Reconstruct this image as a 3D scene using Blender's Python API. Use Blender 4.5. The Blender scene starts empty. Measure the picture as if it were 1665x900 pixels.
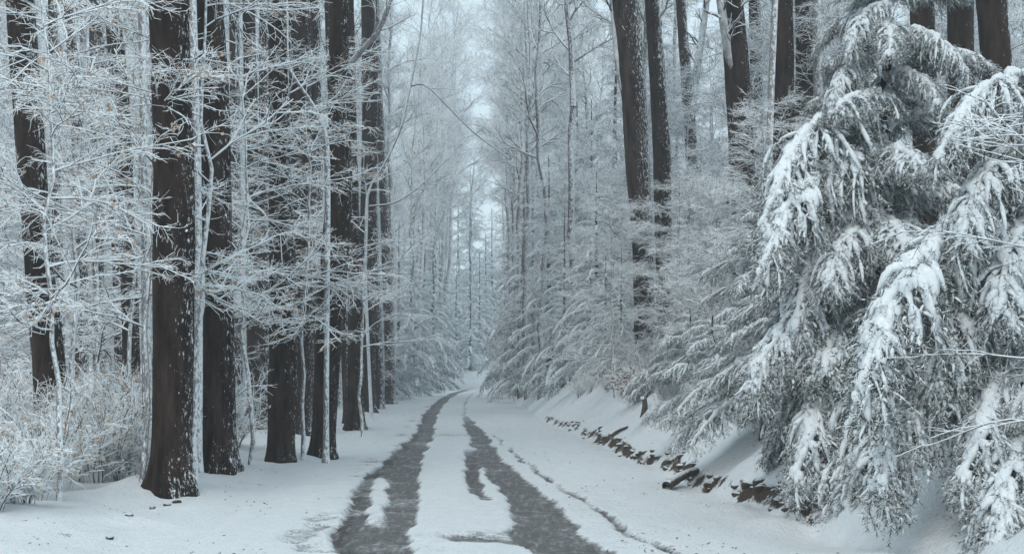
import bpy, math, random
import numpy as np
from mathutils import Vector, Matrix

# ------------------------------------------------------------------ camera, sky, sun, exposure
scene = bpy.context.scene
COL = scene.collection
F_PX, CU, HV, CAM_H = 2287.0, 832.5, 605.0, 1.55      # focal length in photo pixels, centre column, horizon row, eye height

cam_data = bpy.data.cameras.new('camera')
cam_data.sensor_width = 36.0
cam_data.lens = F_PX / 1665.0 * 36.0
cam_data.shift_y = (HV - 450.0) / 1665.0
cam_data.clip_start = 0.1
cam_data.clip_end = 2000.0
cam = bpy.data.objects.new('camera', cam_data)
COL.objects.link(cam)
cam.location = (0, 0, CAM_H)
cam.rotation_euler = (math.radians(90), 0, 0)
scene.camera = cam

SUN_EL, SUN_AZ = math.radians(48), math.radians(200)   # azimuth clockwise from +Y: sun behind the camera's left, veiled
world = bpy.data.worlds.new('World')
scene.world = world
world.use_nodes = True
wn, wl = world.node_tree.nodes, world.node_tree.links
wn.clear()
w_out = wn.new('ShaderNodeOutputWorld')
w_bg = wn.new('ShaderNodeBackground')
w_sky = wn.new('ShaderNodeTexSky')
w_sky.sky_type = 'NISHITA'
w_sky.sun_disc = False
w_sky.sun_elevation = SUN_EL
w_sky.sun_rotation = SUN_AZ
w_sky.air_density = 1.0
w_sky.dust_density = 4.0
w_sky.ozone_density = 1.0
# the overcast layer: the blue of the clear sky veiled by even grey cloud
w_mix = wn.new('ShaderNodeMix'); w_mix.data_type = 'RGBA'; w_mix.blend_type = 'MIX'
w_mix.inputs['Factor'].default_value = 0.72
w_mix.inputs['B'].default_value = (7.15, 8.75, 9.5, 1)
wl.new(w_sky.outputs['Color'], w_mix.inputs['A'])
wl.new(w_mix.outputs['Result'], w_bg.inputs['Color'])
w_bg.inputs['Strength'].default_value = 0.15
wl.new(w_bg.outputs['Background'], w_out.inputs['Surface'])

sun_data = bpy.data.lights.new('sun', 'SUN')
sun_data.energy = 1.0
sun_data.angle = math.radians(25)
sun_data.color = (1.0, 0.96, 0.9)
sun = bpy.data.objects.new('sun', sun_data)
COL.objects.link(sun)
_d = Vector((math.sin(SUN_AZ) * math.cos(SUN_EL), math.cos(SUN_AZ) * math.cos(SUN_EL), math.sin(SUN_EL)))
sun.rotation_euler = (-_d).to_track_quat('-Z', 'Y').to_euler()

scene.view_settings.view_transform = 'Standard'
scene.view_settings.look = 'None'
scene.view_settings.exposure = -0.18
scene.view_settings.gamma = 1.0
scene.view_settings.use_curve_mapping = False
cy = scene.cycles
cy.max_bounces = 7
cy.diffuse_bounces = 6
cy.glossy_bounces = 2
cy.transmission_bounces = 2
cy.transparent_max_bounces = 4
cy.volume_bounces = 1
cy.use_adaptive_sampling = True
cy.adaptive_threshold = 0.03
cy.use_denoising = True
scene.render.use_persistent_data = False
HAZE_DENSITY = 0.0015

# ------------------------------------------------------------------ numeric helpers
rng = np.random.default_rng(7)

def _hash(ix, iy, iz, seed):
    h = (ix.astype(np.int64) * 374761393 + iy.astype(np.int64) * 668265263 + iz.astype(np.int64) * 2147483647 + seed * 1274126177) & 0xffffffff
    h = ((h ^ (h >> 13)) * 1274126177) & 0xffffffff
    h = ((h ^ (h >> 16)) * 2246822519) & 0xffffffff
    return ((h ^ (h >> 15)) & 0xffff) / 32767.5 - 1.0

def vnoise(p, seed=0):
    p = np.asarray(p, float)
    i = np.floor(p).astype(np.int64); f = p - i
    f = f * f * (3 - 2 * f)
    r = 0
    for dx in (0, 1):
        wx = f[..., 0] if dx else 1 - f[..., 0]
        for dy in (0, 1):
            wy = f[..., 1] if dy else 1 - f[..., 1]
            for dz in (0, 1):
                wz = f[..., 2] if dz else 1 - f[..., 2]
                r = r + wx * wy * wz * _hash(i[..., 0] + dx, i[..., 1] + dy, i[..., 2] + dz, seed)
    return r

def fbm(p, octaves=3, seed=0):
    p = np.asarray(p, float)
    a, r, t = 1.0, 0, 0
    for o in range(octaves):
        r = r + a * vnoise(p * 2 ** o, seed + o * 17); t += a; a *= 0.5
    return r / t

def sstep(a, b, x):
    t = np.clip((x - a) / (b - a), 0, 1)
    return t * t * (3 - 2 * t)

def norm(v):
    return v / np.maximum(np.linalg.norm(v, axis=-1, keepdims=True), 1e-9)

# ------------------------------------------------------------------ the road's line and the lie of the land
_ry = np.array([-40, 0, 20, 45, 60, 79, 101, 115, 130, 150, 180, 230, 400.])
_rx = np.array([2.1, 0.18, -0.79, -2.01, -2.60, -3.10, -3.40, -3.35, -2.8, -1.0, 3.5, 14.0, 50.])
_yy = np.linspace(-40, 400, 2000)
_xx = np.interp(_yy, _ry, _rx)
_k = np.ones(61) / 61
_xx = np.convolve(np.pad(_xx, 30, mode='edge'), _k, 'valid')
_xx[:60] = np.interp(_yy[:60], _ry, _rx)

def xc(y):
    return np.interp(y, _yy, _xx)

def road_snow(s, y):
    p = np.stack([s, y, np.zeros_like(s)], -1)
    return 0.035 + 0.03 * fbm(p * np.array([1.1, 0.5, 0]), 3, 10)

def far_rise(x, y):
    return 7.0 * sstep(118, 215, y)

def foot_of(x, y):
    p = np.stack([np.asarray(x, float), np.asarray(y, float), np.zeros_like(np.asarray(x, float))], -1)
    return np.interp(y, [11, 12.5, 14.2, 19, 30, 40], [3.8, 3.55, 3.35, 3.25, 3.1, 3.05]) + 0.20 * fbm(p * 0.45, 2, 3)

MOUNDS = []
def ground_z(x, y):
    x = np.asarray(x, float); y = np.asarray(y, float)
    s = x - xc(y)
    p = np.stack([x, y, np.zeros_like(x)], -1)
    sf = foot_of(x, y)
    q = s - sf
    bank = np.interp(q, [0, 0.12, 0.5, 1.2, 2.2, 3.6, 7, 16, 60], [0, 0.16, 0.45, 1.05, 1.85, 2.35, 3.0, 4.2, 6.5])
    bank = bank * (1 - 0.85 * sstep(70, 125, y))
    z = np.where(q > 0, bank, 0)
    z = z + np.where(s < -2.5, 0.14 * sstep(-2.5, -4.2, s) + 0.05 * (-s - 4.2).clip(0) * 0.6, 0)
    rough = sstep(2.3, 3.4, np.abs(s))
    z = z + rough * (0.13 * fbm(p * 0.7, 3, 11) + 0.045 * fbm(p * 2.6, 3, 21) * sstep(60, 10, y))
    z = z + np.where(q > 0, 0.10 * fbm(p * 1.3, 3, 31) * sstep(0, 0.7, q), 0)
    z = z + road_snow(s, y) * sstep(3.4, 2.7, np.abs(s))
    z = z + far_rise(x, y)
    for (mx, my, mh, mr) in MOUNDS:
        z = z + mh * np.exp(-((x - mx) ** 2 + (y - my) ** 2) / mr ** 2)
    return z

def gz(x, y):
    return float(ground_z(np.array([x]), np.array([y]))[0])

def px_xz(u, v, d):
    return (u - CU) / F_PX * d, CAM_H - (v - HV) / F_PX * d

def ground_hit(u, v):
    ds = np.arange(6, 200, 0.02)
    X = (u - CU) / F_PX * ds; Z = CAM_H - (v - HV) / F_PX * ds
    k = np.nonzero(Z <= ground_z(X, ds))[0]
    return float(ds[k[0]]) if len(k) else 60.0

_m = []
for (u, v, w) in [(280, 792, 62), (356, 762, 52), (456, 748, 36), (524, 742, 36), (578, 697, 27), (635, 656, 17)]:
    _d = ground_hit(u, v)
    _m.append(((u - CU) / F_PX * _d, _d, 0.17, w / F_PX * _d * 0.5 + 0.38))
MOUNDS.extend(_m)

# ------------------------------------------------------------------ materials
def new_mat(name):
    m = bpy.data.materials.new(name); m.use_nodes = True
    nt = m.node_tree; nt.nodes.clear()
    out = nt.nodes.new('ShaderNodeOutputMaterial'); b = nt.nodes.new('ShaderNodeBsdfPrincipled')
    nt.links.new(b.outputs[0], out.inputs[0])
    return m, nt, b

def N(nt, t, **kw):
    n = nt.nodes.new(t)
    for k, v in kw.items():
        setattr(n, k, v)
    return n

def noise_node(nt, scale, detail=3, coord='Object', stretch=None, rough=0.55):
    tc = N(nt, 'ShaderNodeTexCoord')
    n = N(nt, 'ShaderNodeTexNoise'); n.inputs['Scale'].default_value = scale; n.inputs['Detail'].default_value = detail
    n.inputs['Roughness'].default_value = rough
    if stretch:
        mp = N(nt, 'ShaderNodeMapping'); mp.inputs['Scale'].default_value = stretch
        nt.links.new(tc.outputs[coord], mp.inputs['Vector']); nt.links.new(mp.outputs[0], n.inputs['Vector'])
    else:
        nt.links.new(tc.outputs[coord], n.inputs['Vector'])
    return n

def ramp(nt, src, stops):
    r = N(nt, 'ShaderNodeValToRGB')
    el = r.color_ramp.elements
    while len(el) < len(stops):
        el.new(0.5)
    for e, (p, c) in zip(el, stops):
        e.position = p; e.color = (c[0], c[1], c[2], 1) if hasattr(c, '__len__') else (c, c, c, 1)
    nt.links.new(src, r.inputs[0])
    return r

def mixc(nt, fac, a, b):
    m = N(nt, 'ShaderNodeMix', data_type='RGBA')
    for sock, v in ((m.inputs['Factor'], fac), (m.inputs['A'], a), (m.inputs['B'], b)):
        if isinstance(v, (int, float)):
            sock.default_value = v
        elif isinstance(v, tuple):
            sock.default_value = (v[0], v[1], v[2], 1)
        else:
            nt.links.new(v, sock)
    return m.outputs['Result']

def math_node(nt, op, a, b=None, clamp=False):
    m = N(nt, 'ShaderNodeMath', operation=op); m.use_clamp = clamp
    for i, v in enumerate((a, b)):
        if v is None: continue
        if isinstance(v, (int, float)): m.inputs[i].default_value = v
        else: nt.links.new(v, m.inputs[i])
    return m.outputs[0]

def bump(nt, b, src, strength, dist):
    bp = N(nt, 'ShaderNodeBump'); bp.inputs['Strength'].default_value = strength; bp.inputs['Distance'].default_value = dist
    nt.links.new(src, bp.inputs['Height']); nt.links.new(bp.outputs[0], b.inputs['Normal'])

SNOW = (0.80, 0.845, 0.87)

def mat_snow(name='snow'):
    m, nt, b = new_mat(name)
    n = noise_node(nt, 9, 4); n2 = noise_node(nt, 70, 2)
    c = ramp(nt, n.outputs['Fac'], [(0.3, (0.76, 0.81, 0.84)), (0.7, (0.83, 0.865, 0.885))])
    nt.links.new(c.outputs[0], b.inputs['Base Color'])
    b.inputs['Roughness'].default_value = 0.75
    b.inputs['Specular IOR Level'].default_value = 0.25
    s = math_node(nt, 'ADD', n.outputs['Fac'], math_node(nt, 'MULTIPLY', n2.outputs['Fac'], 0.35))
    bump(nt, b, s, 0.55, 0.03)
    return m

def mat_bough_snow():
    m, nt, b = new_mat('snow_on_needles')
    n = noise_node(nt, 9, 4); n2 = noise_node(nt, 42, 4, rough=0.7)
    c = ramp(nt, n.outputs['Fac'], [(0.3, (0.74, 0.79, 0.82)), (0.7, (0.82, 0.86, 0.88))])
    f = N(nt, 'ShaderNodeMapRange', interpolation_type='SMOOTHSTEP')
    f.inputs['From Min'].default_value = 0.56; f.inputs['From Max'].default_value = 0.70; f.inputs['To Max'].default_value = 0.75
    nt.links.new(n2.outputs['Fac'], f.inputs['Value'])
    nt.links.new(mixc(nt, f.outputs[0], c.outputs[0], (0.07, 0.085, 0.075)), b.inputs['Base Color'])
    b.inputs['Roughness'].default_value = 0.8
    b.inputs['Specular IOR Level'].default_value = 0.2
    bump(nt, b, n2.outputs['Fac'], 0.8, 0.03)
    return m

def up_fac(nt, lo, hi, noise_amt=0.0, scale=8.0, side=None):
    g = N(nt, 'ShaderNodeNewGeometry')
    sp = N(nt, 'ShaderNodeSeparateXYZ'); nt.links.new(g.outputs['Normal'], sp.inputs[0])
    v = sp.outputs['Z']
    if side:
        v = math_node(nt, 'ADD', v, math_node(nt, 'MULTIPLY', sp.outputs['X'], side[0]))
        v = math_node(nt, 'ADD', v, math_node(nt, 'MULTIPLY', sp.outputs['Y'], side[1]))
    if noise_amt:
        n = noise_node(nt, scale, 3)
        v = math_node(nt, 'ADD', v, math_node(nt, 'MULTIPLY', math_node(nt, 'SUBTRACT', n.outputs['Fac'], 0.5), noise_amt))
    mr = N(nt, 'ShaderNodeMapRange', interpolation_type='SMOOTHSTEP')
    mr.inputs['From Min'].default_value = lo; mr.inputs['From Max'].default_value = hi
    nt.links.new(v, mr.inputs['Value'])
    return mr.outputs[0]

def mat_bark(name, dark, light, plaster_lo, plaster_hi, scale=7.0, furrow=True):
    """bark of long furrows, with wind-blown snow caught in patches on the weather side"""
    m, nt, b = new_mat(name)
    n = noise_node(nt, scale, 5, stretch=(1, 1, 0.22), rough=0.65)
    n2 = noise_node(nt, 1.1, 3)
    c = ramp(nt, n.outputs['Fac'], [(0.36, dark), (0.66, light)])
    c2 = mixc(nt, math_node(nt, 'MULTIPLY', n2.outputs['Fac'], 0.5), c.outputs[0], tuple(x * 0.7 for x in dark))
    pn = noise_node(nt, 15.0, 6, stretch=(1.6, 1.6, 0.7), rough=0.8)
    g = N(nt, 'ShaderNodeNewGeometry'); sp = N(nt, 'ShaderNodeSeparateXYZ'); nt.links.new(g.outputs['Normal'], sp.inputs[0])
    side = math_node(nt, 'ADD', math_node(nt, 'MULTIPLY', sp.outputs['X'], 0.10), math_node(nt, 'MULTIPLY', sp.outputs['Z'], 0.22))
    v = math_node(nt, 'ADD', pn.outputs['Fac'], side)
    mr = N(nt, 'ShaderNodeMapRange', interpolation_type='SMOOTHSTEP')
    mr.inputs['From Min'].default_value = plaster_lo; mr.inputs['From Max'].default_value = plaster_hi
    nt.links.new(v, mr.inputs['Value'])
    col = mixc(nt, mr.outputs[0], c2, SNOW)
    nt.links.new(col, b.inputs['Base Color'])
    b.inputs['Roughness'].default_value = 0.9
    b.inputs['Specular IOR Level'].default_value = 0.2
    bump(nt, b, n.outputs['Fac'], 0.8, 0.03)
    return m

def mat_frost(name, twig, lo, hi, amt=0.5, scale=6.0):
    m, nt, b = new_mat(name)
    f = up_fac(nt, lo, hi, amt, scale)
    nt.links.new(mixc(nt, f, twig, SNOW), b.inputs['Base Color'])
    b.inputs['Roughness'].default_value = 0.85
    b.inputs['Specular IOR Level'].default_value = 0.2
    return m

M = {}
M['snow'] = mat_snow()
M['bough_snow'] = mat_bough_snow()
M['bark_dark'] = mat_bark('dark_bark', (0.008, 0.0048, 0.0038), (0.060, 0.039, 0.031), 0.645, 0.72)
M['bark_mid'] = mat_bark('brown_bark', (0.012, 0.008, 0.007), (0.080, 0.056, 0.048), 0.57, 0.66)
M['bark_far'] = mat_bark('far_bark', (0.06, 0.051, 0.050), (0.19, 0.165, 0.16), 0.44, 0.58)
M['bark_pale'] = mat_bark('pale_bark', (0.16, 0.15, 0.15), (0.34, 0.33, 0.33), 0.46, 0.58)
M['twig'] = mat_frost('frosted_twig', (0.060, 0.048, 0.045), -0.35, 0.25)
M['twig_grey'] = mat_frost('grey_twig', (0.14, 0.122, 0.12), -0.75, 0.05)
M['limb_frost'] = mat_frost('frosted_limb', (0.10, 0.085, 0.082), -0.45, 0.2)
M['twig_fine'] = mat_frost('frosted_fine_twig', (0.10, 0.080, 0.072), -0.75, -0.05)
M['leaf'] = mat_frost('dry_leaf', (0.44, 0.32, 0.23), 0.3, 0.95, 1.0, 14)
M['leaf_rust'] = mat_frost('rusty_leaf', (0.20, 0.085, 0.045), 0.5, 0.95, 0.9, 14)
M['needle'] = mat_frost('evergreen_needle', (0.048, 0.062, 0.050), -0.25, 0.75, 1.2, 9)
M['needle_mid'] = mat_frost('evergreen_needle_mid', (0.028, 0.044, 0.037), 0.3, 1.0, 1.0, 3)
M['needle_frost'] = mat_frost('frosted_needle', (0.035, 0.054, 0.044), 0.1, 0.85, 1.1, 9)

def mat_road():
    m, nt, b = new_mat('snowy_road')
    at = N(nt, 'ShaderNodeAttribute', attribute_name='bare')
    n1 = noise_node(nt, 3.2, 5, stretch=(1.0, 0.35, 1)); n2 = noise_node(nt, 38, 4); n3 = noise_node(nt, 9, 6, stretch=(0.8, 0.8, 1), rough=0.7)
    asphalt = ramp(nt, n2.outputs['Fac'], [(0.25, (0.065, 0.065, 0.067)), (0.75, (0.20, 0.195, 0.193))])
    edge = N(nt, 'ShaderNodeAttribute', attribute_name='wet')
    asph = mixc(nt, math_node(nt, 'MULTIPLY', n1.outputs['Fac'], 0.6), asphalt.outputs[0], (0.085, 0.076, 0.072))
    asph = mixc(nt, math_node(nt, 'MULTIPLY', edge.outputs['Fac'], 0.8), asph, (0.032, 0.026, 0.025))
    dn = noise_node(nt, 5, 8, stretch=(2.6, 0.32, 1), rough=0.78)
    dust = N(nt, 'ShaderNodeMapRange', interpolation_type='SMOOTHSTEP')
    dust.inputs['From Min'].default_value = 0.46; dust.inputs['From Max'].default_value = 0.78; dust.inputs['To Max'].default_value = 0.75
    nt.links.new(dn.outputs['Fac'], dust.inputs['Value'])
    asph = mixc(nt, dust.outputs[0], asph, (0.62, 0.65, 0.67))
    v = math_node(nt, 'ADD', at.outputs['Fac'], math_node(nt, 'MULTIPLY', math_node(nt, 'SUBTRACT', n3.outputs['Fac'], 0.5), 1.1))
    v = math_node(nt, 'ADD', v, math_node(nt, 'MULTIPLY', math_node(nt, 'SUBTRACT', n2.outputs['Fac'], 0.5), 0.9))
    mr = N(nt, 'ShaderNodeMapRange', interpolation_type='SMOOTHSTEP')
    mr.inputs['From Min'].default_value = 0.26; mr.inputs['From Max'].default_value = 0.78
    nt.links.new(v, mr.inputs['Value'])
    sn = noise_node(nt, 5, 5)
    sc = ramp(nt, sn.outputs['Fac'], [(0.3, (0.76, 0.81, 0.84)), (0.7, (0.83, 0.865, 0.885))])
    nt.links.new(mixc(nt, mr.outputs[0], sc.outputs[0], asph), b.inputs['Base Color'])
    rr = N(nt, 'ShaderNodeMapRange'); rr.inputs['To Min'].default_value = 0.75; rr.inputs['To Max'].default_value = 0.5
    nt.links.new(mr.outputs[0], rr.inputs['Value']); nt.links.new(rr.outputs[0], b.inputs['Roughness'])
    b.inputs['Specular IOR Level'].default_value = 0.35
    n4 = noise_node(nt, 16, 5, rough=0.7); n5 = noise_node(nt, 45, 3)
    bump(nt, b, math_node(nt, 'ADD', n4.outputs['Fac'], math_node(nt, 'MULTIPLY', n5.outputs['Fac'], 0.3)), 0.8, 0.06)
    return m
M['road'] = mat_road()

def mat_ground():
    m, nt, b = new_mat('snow_ground')
    at = N(nt, 'ShaderNodeAttribute', attribute_name='soil')
    n = noise_node(nt, 5, 5); n2 = noise_node(nt, 45, 3); n3 = noise_node(nt, 1.2, 3)
    c = ramp(nt, n.outputs['Fac'], [(0.3, (0.76, 0.81, 0.84)), (0.7, (0.83, 0.865, 0.885))])
    soil = ramp(nt, n2.outputs['Fac'], [(0.3, (0.025, 0.019, 0.015)), (0.7, (0.11, 0.08, 0.058))])
    v = math_node(nt, 'ADD', at.outputs['Fac'], math_node(nt, 'MULTIPLY', math_node(nt, 'SUBTRACT', n2.outputs['Fac'], 0.5), 0.8))
    v = math_node(nt, 'ADD', v, math_node(nt, 'MULTIPLY', math_node(nt, 'SUBTRACT', n.outputs['Fac'], 0.5), 1.2))
    mr = N(nt, 'ShaderNodeMapRange', interpolation_type='SMOOTHSTEP')
    mr.inputs['From Min'].default_value = 0.45; mr.inputs['From Max'].default_value = 0.62
    nt.links.new(v, mr.inputs['Value'])
    nt.links.new(mixc(nt, mr.outputs[0], c.outputs[0], soil.outputs[0]), b.inputs['Base Color'])
    b.inputs['Roughness'].default_value = 0.8
    b.inputs['Specular IOR Level'].default_value = 0.2
    n4 = noise_node(nt, 16, 5, rough=0.7)
    bump(nt, b, math_node(nt, 'ADD', n4.outputs['Fac'], math_node(nt, 'MULTIPLY', n2.outputs['Fac'], 0.3)), 0.8, 0.06)
    return m
M['ground'] = mat_ground()

def mat_stone():
    m, nt, b = new_mat('wet_stone')
    n = noise_node(nt, 12, 5)
    c = ramp(nt, n.outputs['Fac'], [(0.3, (0.025, 0.02, 0.017)), (0.7, (0.11, 0.083, 0.063))])
    f = up_fac(nt, 0.45, 0.85, 0.7, 10)
    nt.links.new(mixc(nt, f, c.outputs[0], SNOW), b.inputs['Base Color'])
    b.inputs['Roughness'].default_value = 0.8
    bump(nt, b, n.outputs['Fac'], 0.8, 0.03)
    return m
M['stone'] = mat_stone()

# ------------------------------------------------------------------ mesh helpers
class Geo:
    def __init__(self):
        self.v, self.q, self.t, self.qm, self.tm, self.n = [], [], [], [], [], 0
    def add(self, verts, quads=None, tris=None, mat=0):
        verts = np.asarray(verts, np.float32).reshape(-1, 3)
        if quads is not None and len(quads):
            self.q.append(np.asarray(quads, np.int64) + self.n); self.qm.append(np.full(len(quads), mat, np.int32))
        if tris is not None and len(tris):
            self.t.append(np.asarray(tris, np.int64) + self.n); self.tm.append(np.full(len(tris), mat, np.int32))
        self.v.append(verts); self.n += len(verts)
    def tubes(self, P, R, k=3, mat=0, cap=False, squash=None, lift=0.0, noise=0.0, nscale=10, seed=0):
        """P (M,n,3) polylines, R (M,n) radii: M tubes of k sides"""
        P = np.asarray(P, float); R = np.asarray(R, float)
        if P.ndim == 2: P = P[None]; R = R[None]
        Mn, n, _ = P.shape
        if Mn == 0: return
        T = norm(np.gradient(P, axis=1))
        mean = norm(P[:, -1] - P[:, 0])
        ref = np.where(np.abs(mean[:, 2:3]) > 0.8, np.array([[1., 0, 0]]), np.array([[0, 0, 1.]]))
        A = norm(np.cross(T, ref[:, None, :])); B = norm(np.cross(A, T))
        a = np.arange(k) * 2 * np.pi / k + (np.pi / 2 if k % 2 else 0)
        ca, sa = np.cos(a), np.sin(a)
        sq = 1.0 if squash is None else squash
        ring = (A[:, :, None, :] * ca[None, None, :, None] + B[:, :, None, :] * (sa * sq)[None, None, :, None])
        V = P[:, :, None, :] + ring * R[:, :, None, None]
        V[..., 2] += lift * R[:, :, None]
        if noise:
            d = fbm(V.reshape(-1, 3) * nscale, 2, seed).reshape(V.shape[:3])
            V = V + ring * (d * noise)[..., None] * R[:, :, None, None]
        base = (np.arange(Mn) * n * k)[:, None, None]
        i = np.arange(n - 1)[None, :, None]; j = np.arange(k)[None, None, :]; j2 = (j + 1) % k
        q = np.stack([base + i * k + j, base + i * k + j2, base + (i + 1) * k + j2, base + (i + 1) * k + j], -1).reshape(-1, 4)
        self.add(V.reshape(-1, 3), quads=q, mat=mat)
    def build(self, name, mats, parent=None, smooth=True, link=True):
        me = mesh_from(name, self, mats, smooth)
        if not link: return me
        return obj_from(name, me, parent)

def mesh_from(name, g, mats, smooth=True):
    V = np.concatenate(g.v) if g.v else np.zeros((0, 3), np.float32)
    q = np.concatenate(g.q) if g.q else np.zeros((0, 4), np.int64)
    t = np.concatenate(g.t) if g.t else np.zeros((0, 3), np.int64)
    mi = np.concatenate((g.qm if g.q else []) + (g.tm if g.t else [])) if (g.q or g.t) else np.zeros(0, np.int32)
    me = bpy.data.meshes.new(name)
    me.vertices.add(len(V)); me.vertices.foreach_set('co', V.ravel().astype(np.float32))
    loops = np.concatenate([q.ravel(), t.ravel()]).astype(np.int32)
    me.loops.add(len(loops)); me.loops.foreach_set('vertex_index', loops)
    starts = np.concatenate([np.arange(len(q)) * 4, len(q) * 4 + np.arange(len(t)) * 3]).astype(np.int32)
    me.polygons.add(len(starts)); me.polygons.foreach_set('loop_start', starts)
    me.polygons.foreach_set('material_index', mi.astype(np.int32))
    me.polygons.foreach_set('use_smooth', np.full(len(starts), smooth, dtype=bool))
    for m in mats: me.materials.append(m)
    me.update(calc_edges=True)
    return me

def obj_from(name, me, parent=None, loc=None, rot=None, scale=None):
    o = bpy.data.objects.new(name, me)
    COL.objects.link(o)
    if parent is not None: o.parent = parent
    if loc is not None: o.location = loc
    if rot is not None: o.rotation_euler = rot
    if scale is not None: o.scale = (scale,) * 3 if isinstance(scale, (int, float)) else scale
    return o

def tag(o, label=None, cat=None, group=None, kind=None):
    if label: o['label'] = label
    if cat: o['category'] = cat
    if group: o['group'] = group
    if kind: o['kind'] = kind
    return o

def thing(name, loc, label, cat, group=None, rz=0.0, scale=1.0):
    o = bpy.data.objects.new(name, None)
    o.empty_display_size = 0.2
    COL.objects.link(o)
    o.location = loc; o.rotation_euler = (0, 0, rz); o.scale = (scale,) * 3
    return tag(o, label, cat, group)

def spawn(P, R, cnt, t0, t1, ang, length, npts, up=0.0, droop=0.0, wob=0.12, rf=0.6, rmin=0.004, tip=0.35, planar=0.0, taper_len=0.5, r=None):
    """children of the polylines P: cnt each, leaving at the angle ang (radians, range) between t0 and t1"""
    r = r or rng
    Mn, n, _ = P.shape
    t = (np.arange(cnt)[None, :] + r.random((Mn, cnt))) / cnt * (t1 - t0) + t0
    x = t * (n - 1); i = np.clip(x.astype(int), 0, n - 2); f = (x - i)[..., None]
    m = np.arange(Mn)[:, None]
    base = P[m, i] * (1 - f) + P[m, i + 1] * f
    rad = R[m, i] * (1 - f[..., 0]) + R[m, i + 1] * f[..., 0]
    T = norm(P[m, i + 1] - P[m, i])
    ref = np.where(np.abs(T[..., 2:3]) > 0.85, np.array([1., 0, 0]), np.array([0, 0, 1.]))
    A = norm(np.cross(T, ref)); B = norm(np.cross(A, T))
    az = r.random((Mn, cnt)) * 2 * np.pi
    if planar:
        side = np.where((np.arange(cnt)[None, :] % 2) == 0, 0, np.pi) + r.normal(0, 0.35, (Mn, cnt))
        az = np.where(r.random((Mn, cnt)) < planar, side, az)
    th = r.uniform(ang[0], ang[1], (Mn, cnt))
    D = norm(np.cos(th)[..., None] * T + np.sin(th)[..., None] * (np.cos(az)[..., None] * A + np.sin(az)[..., None] * B) + np.array([0, 0, up]))
    L = r.uniform(length[0], length[1], (Mn, cnt)) * (1 - taper_len * t)
    K = Mn * cnt
    base = base.reshape(K, 3); D = D.reshape(K, 3); L = L.reshape(K); rad = rad.reshape(K)
    out = np.zeros((K, npts, 3)); out[:, 0] = base
    step = (L / (npts - 1))[:, None]
    for s in range(1, npts):
        out[:, s] = out[:, s - 1] + D * step
        D = norm(D + r.normal(0, wob, (K, 3)) + np.array([0, 0, -droop]))
    R0 = np.maximum(rad * rf, rmin)
    Ro = R0[:, None] * np.linspace(1, tip, npts)[None, :]
    return out, np.maximum(Ro, rmin * 0.5)

def leaves(g, P, n, size, mat, r=None):
    """n small limp leaves hung near the ends of the polylines P"""
    r = r or rng
    k = r.integers(0, len(P), n); t = r.integers(1, P.shape[1], n)
    c = P[k, t] + r.normal(0, 0.02, (n, 3))
    a = norm(r.normal(0, 1, (n, 3)) + np.array([0, 0, -0.9])); b = norm(np.cross(a, r.normal(0, 1, (n, 3))))
    s = (r.uniform(0.6, 1.2, n) * size)[:, None]
    V = np.stack([c, c + a * s * 0.5 + b * s * 0.32, c + a * s, c + a * s * 0.5 - b * s * 0.32], 1).reshape(-1, 3)
    g.add(V, quads=np.arange(n * 4).reshape(-1, 4), mat=mat)

# ------------------------------------------------------------------ ground and road
def build_ground():
    y = np.concatenate([np.arange(-18, 6, 1.0), np.arange(6, 30, 0.14), np.arange(30, 60, 0.35), np.arange(60, 130, 1.0), np.arange(130, 262, 4.0)])
    s = np.concatenate([-np.geomspace(110, 8.2, 34), np.arange(-8, -2.0, 0.16), np.arange(-2.0, 2.1, 0.5), np.arange(2.1, 6.2, 0.07),
                        np.arange(6.2, 10, 0.3), np.geomspace(10, 110, 34)])
    Y, S = np.meshgrid(y, s, indexing='ij')
    X = xc(Y) + S
    Z = ground_z(X, Y)
    Z = Z - 0.10 * sstep(2.36, 2.0, np.abs(S))
    g = Geo()
    ny, ns = Y.shape
    idx = np.arange(ny * ns).reshape(ny, ns)
    q = np.stack([idx[:-1, :-1], idx[:-1, 1:], idx[1:, 1:], idx[1:, :-1]], -1).reshape(-1, 4)
    g.add(np.stack([X, Y, Z], -1), quads=q)
    o = g.build('ground', [M['ground']])
    p = np.stack([X, Y, np.zeros_like(X)], -1)
    sf = foot_of(X, Y)
    qd = S - sf
    soil = np.exp(-((qd - 0.10) / 0.10) ** 2) * np.maximum(sstep(-0.75, -0.05, fbm(p * 0.55, 2, 51)), sstep(17.2, 16.4, Y)) * sstep(60, 35, Y) * sstep(13.0, 14.2, Y) * (0.75 + 0.5 * fbm(p * 3.5, 2, 52))
    soil = soil + 0.5 * np.exp(-((S + 2.35) / 0.3) ** 2) * sstep(0.1, 0.6, fbm(p * np.array([1.2, 0.8, 1]), 3, 61)) * sstep(70, 40, Y)
    soil = soil + 0.33 * sstep(0.25, 0.6, fbm(p * 1.9, 3, 71)) * (np.abs(S) > 2.3)
    at = o.data.attributes.new('soil', 'FLOAT', 'POINT')
    at.data.foreach_set('value', soil.ravel().astype(np.float32))
    tag(o, kind='structure')

def band(S, Y, rows, soft=0.07, y0=None, y1=None):
    rows = np.array(rows, float)
    a = np.interp(Y, rows[:, 0], rows[:, 1]); b = np.interp(Y, rows[:, 0], rows[:, 2])
    m = sstep(-soft, soft, S - a) * sstep(-soft, soft, b - S)
    if y0 is not None: m = m * sstep(y0[0], y0[1], Y)
    if y1 is not None: m = m * sstep(y1[0], y1[1], Y)
    return m

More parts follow.
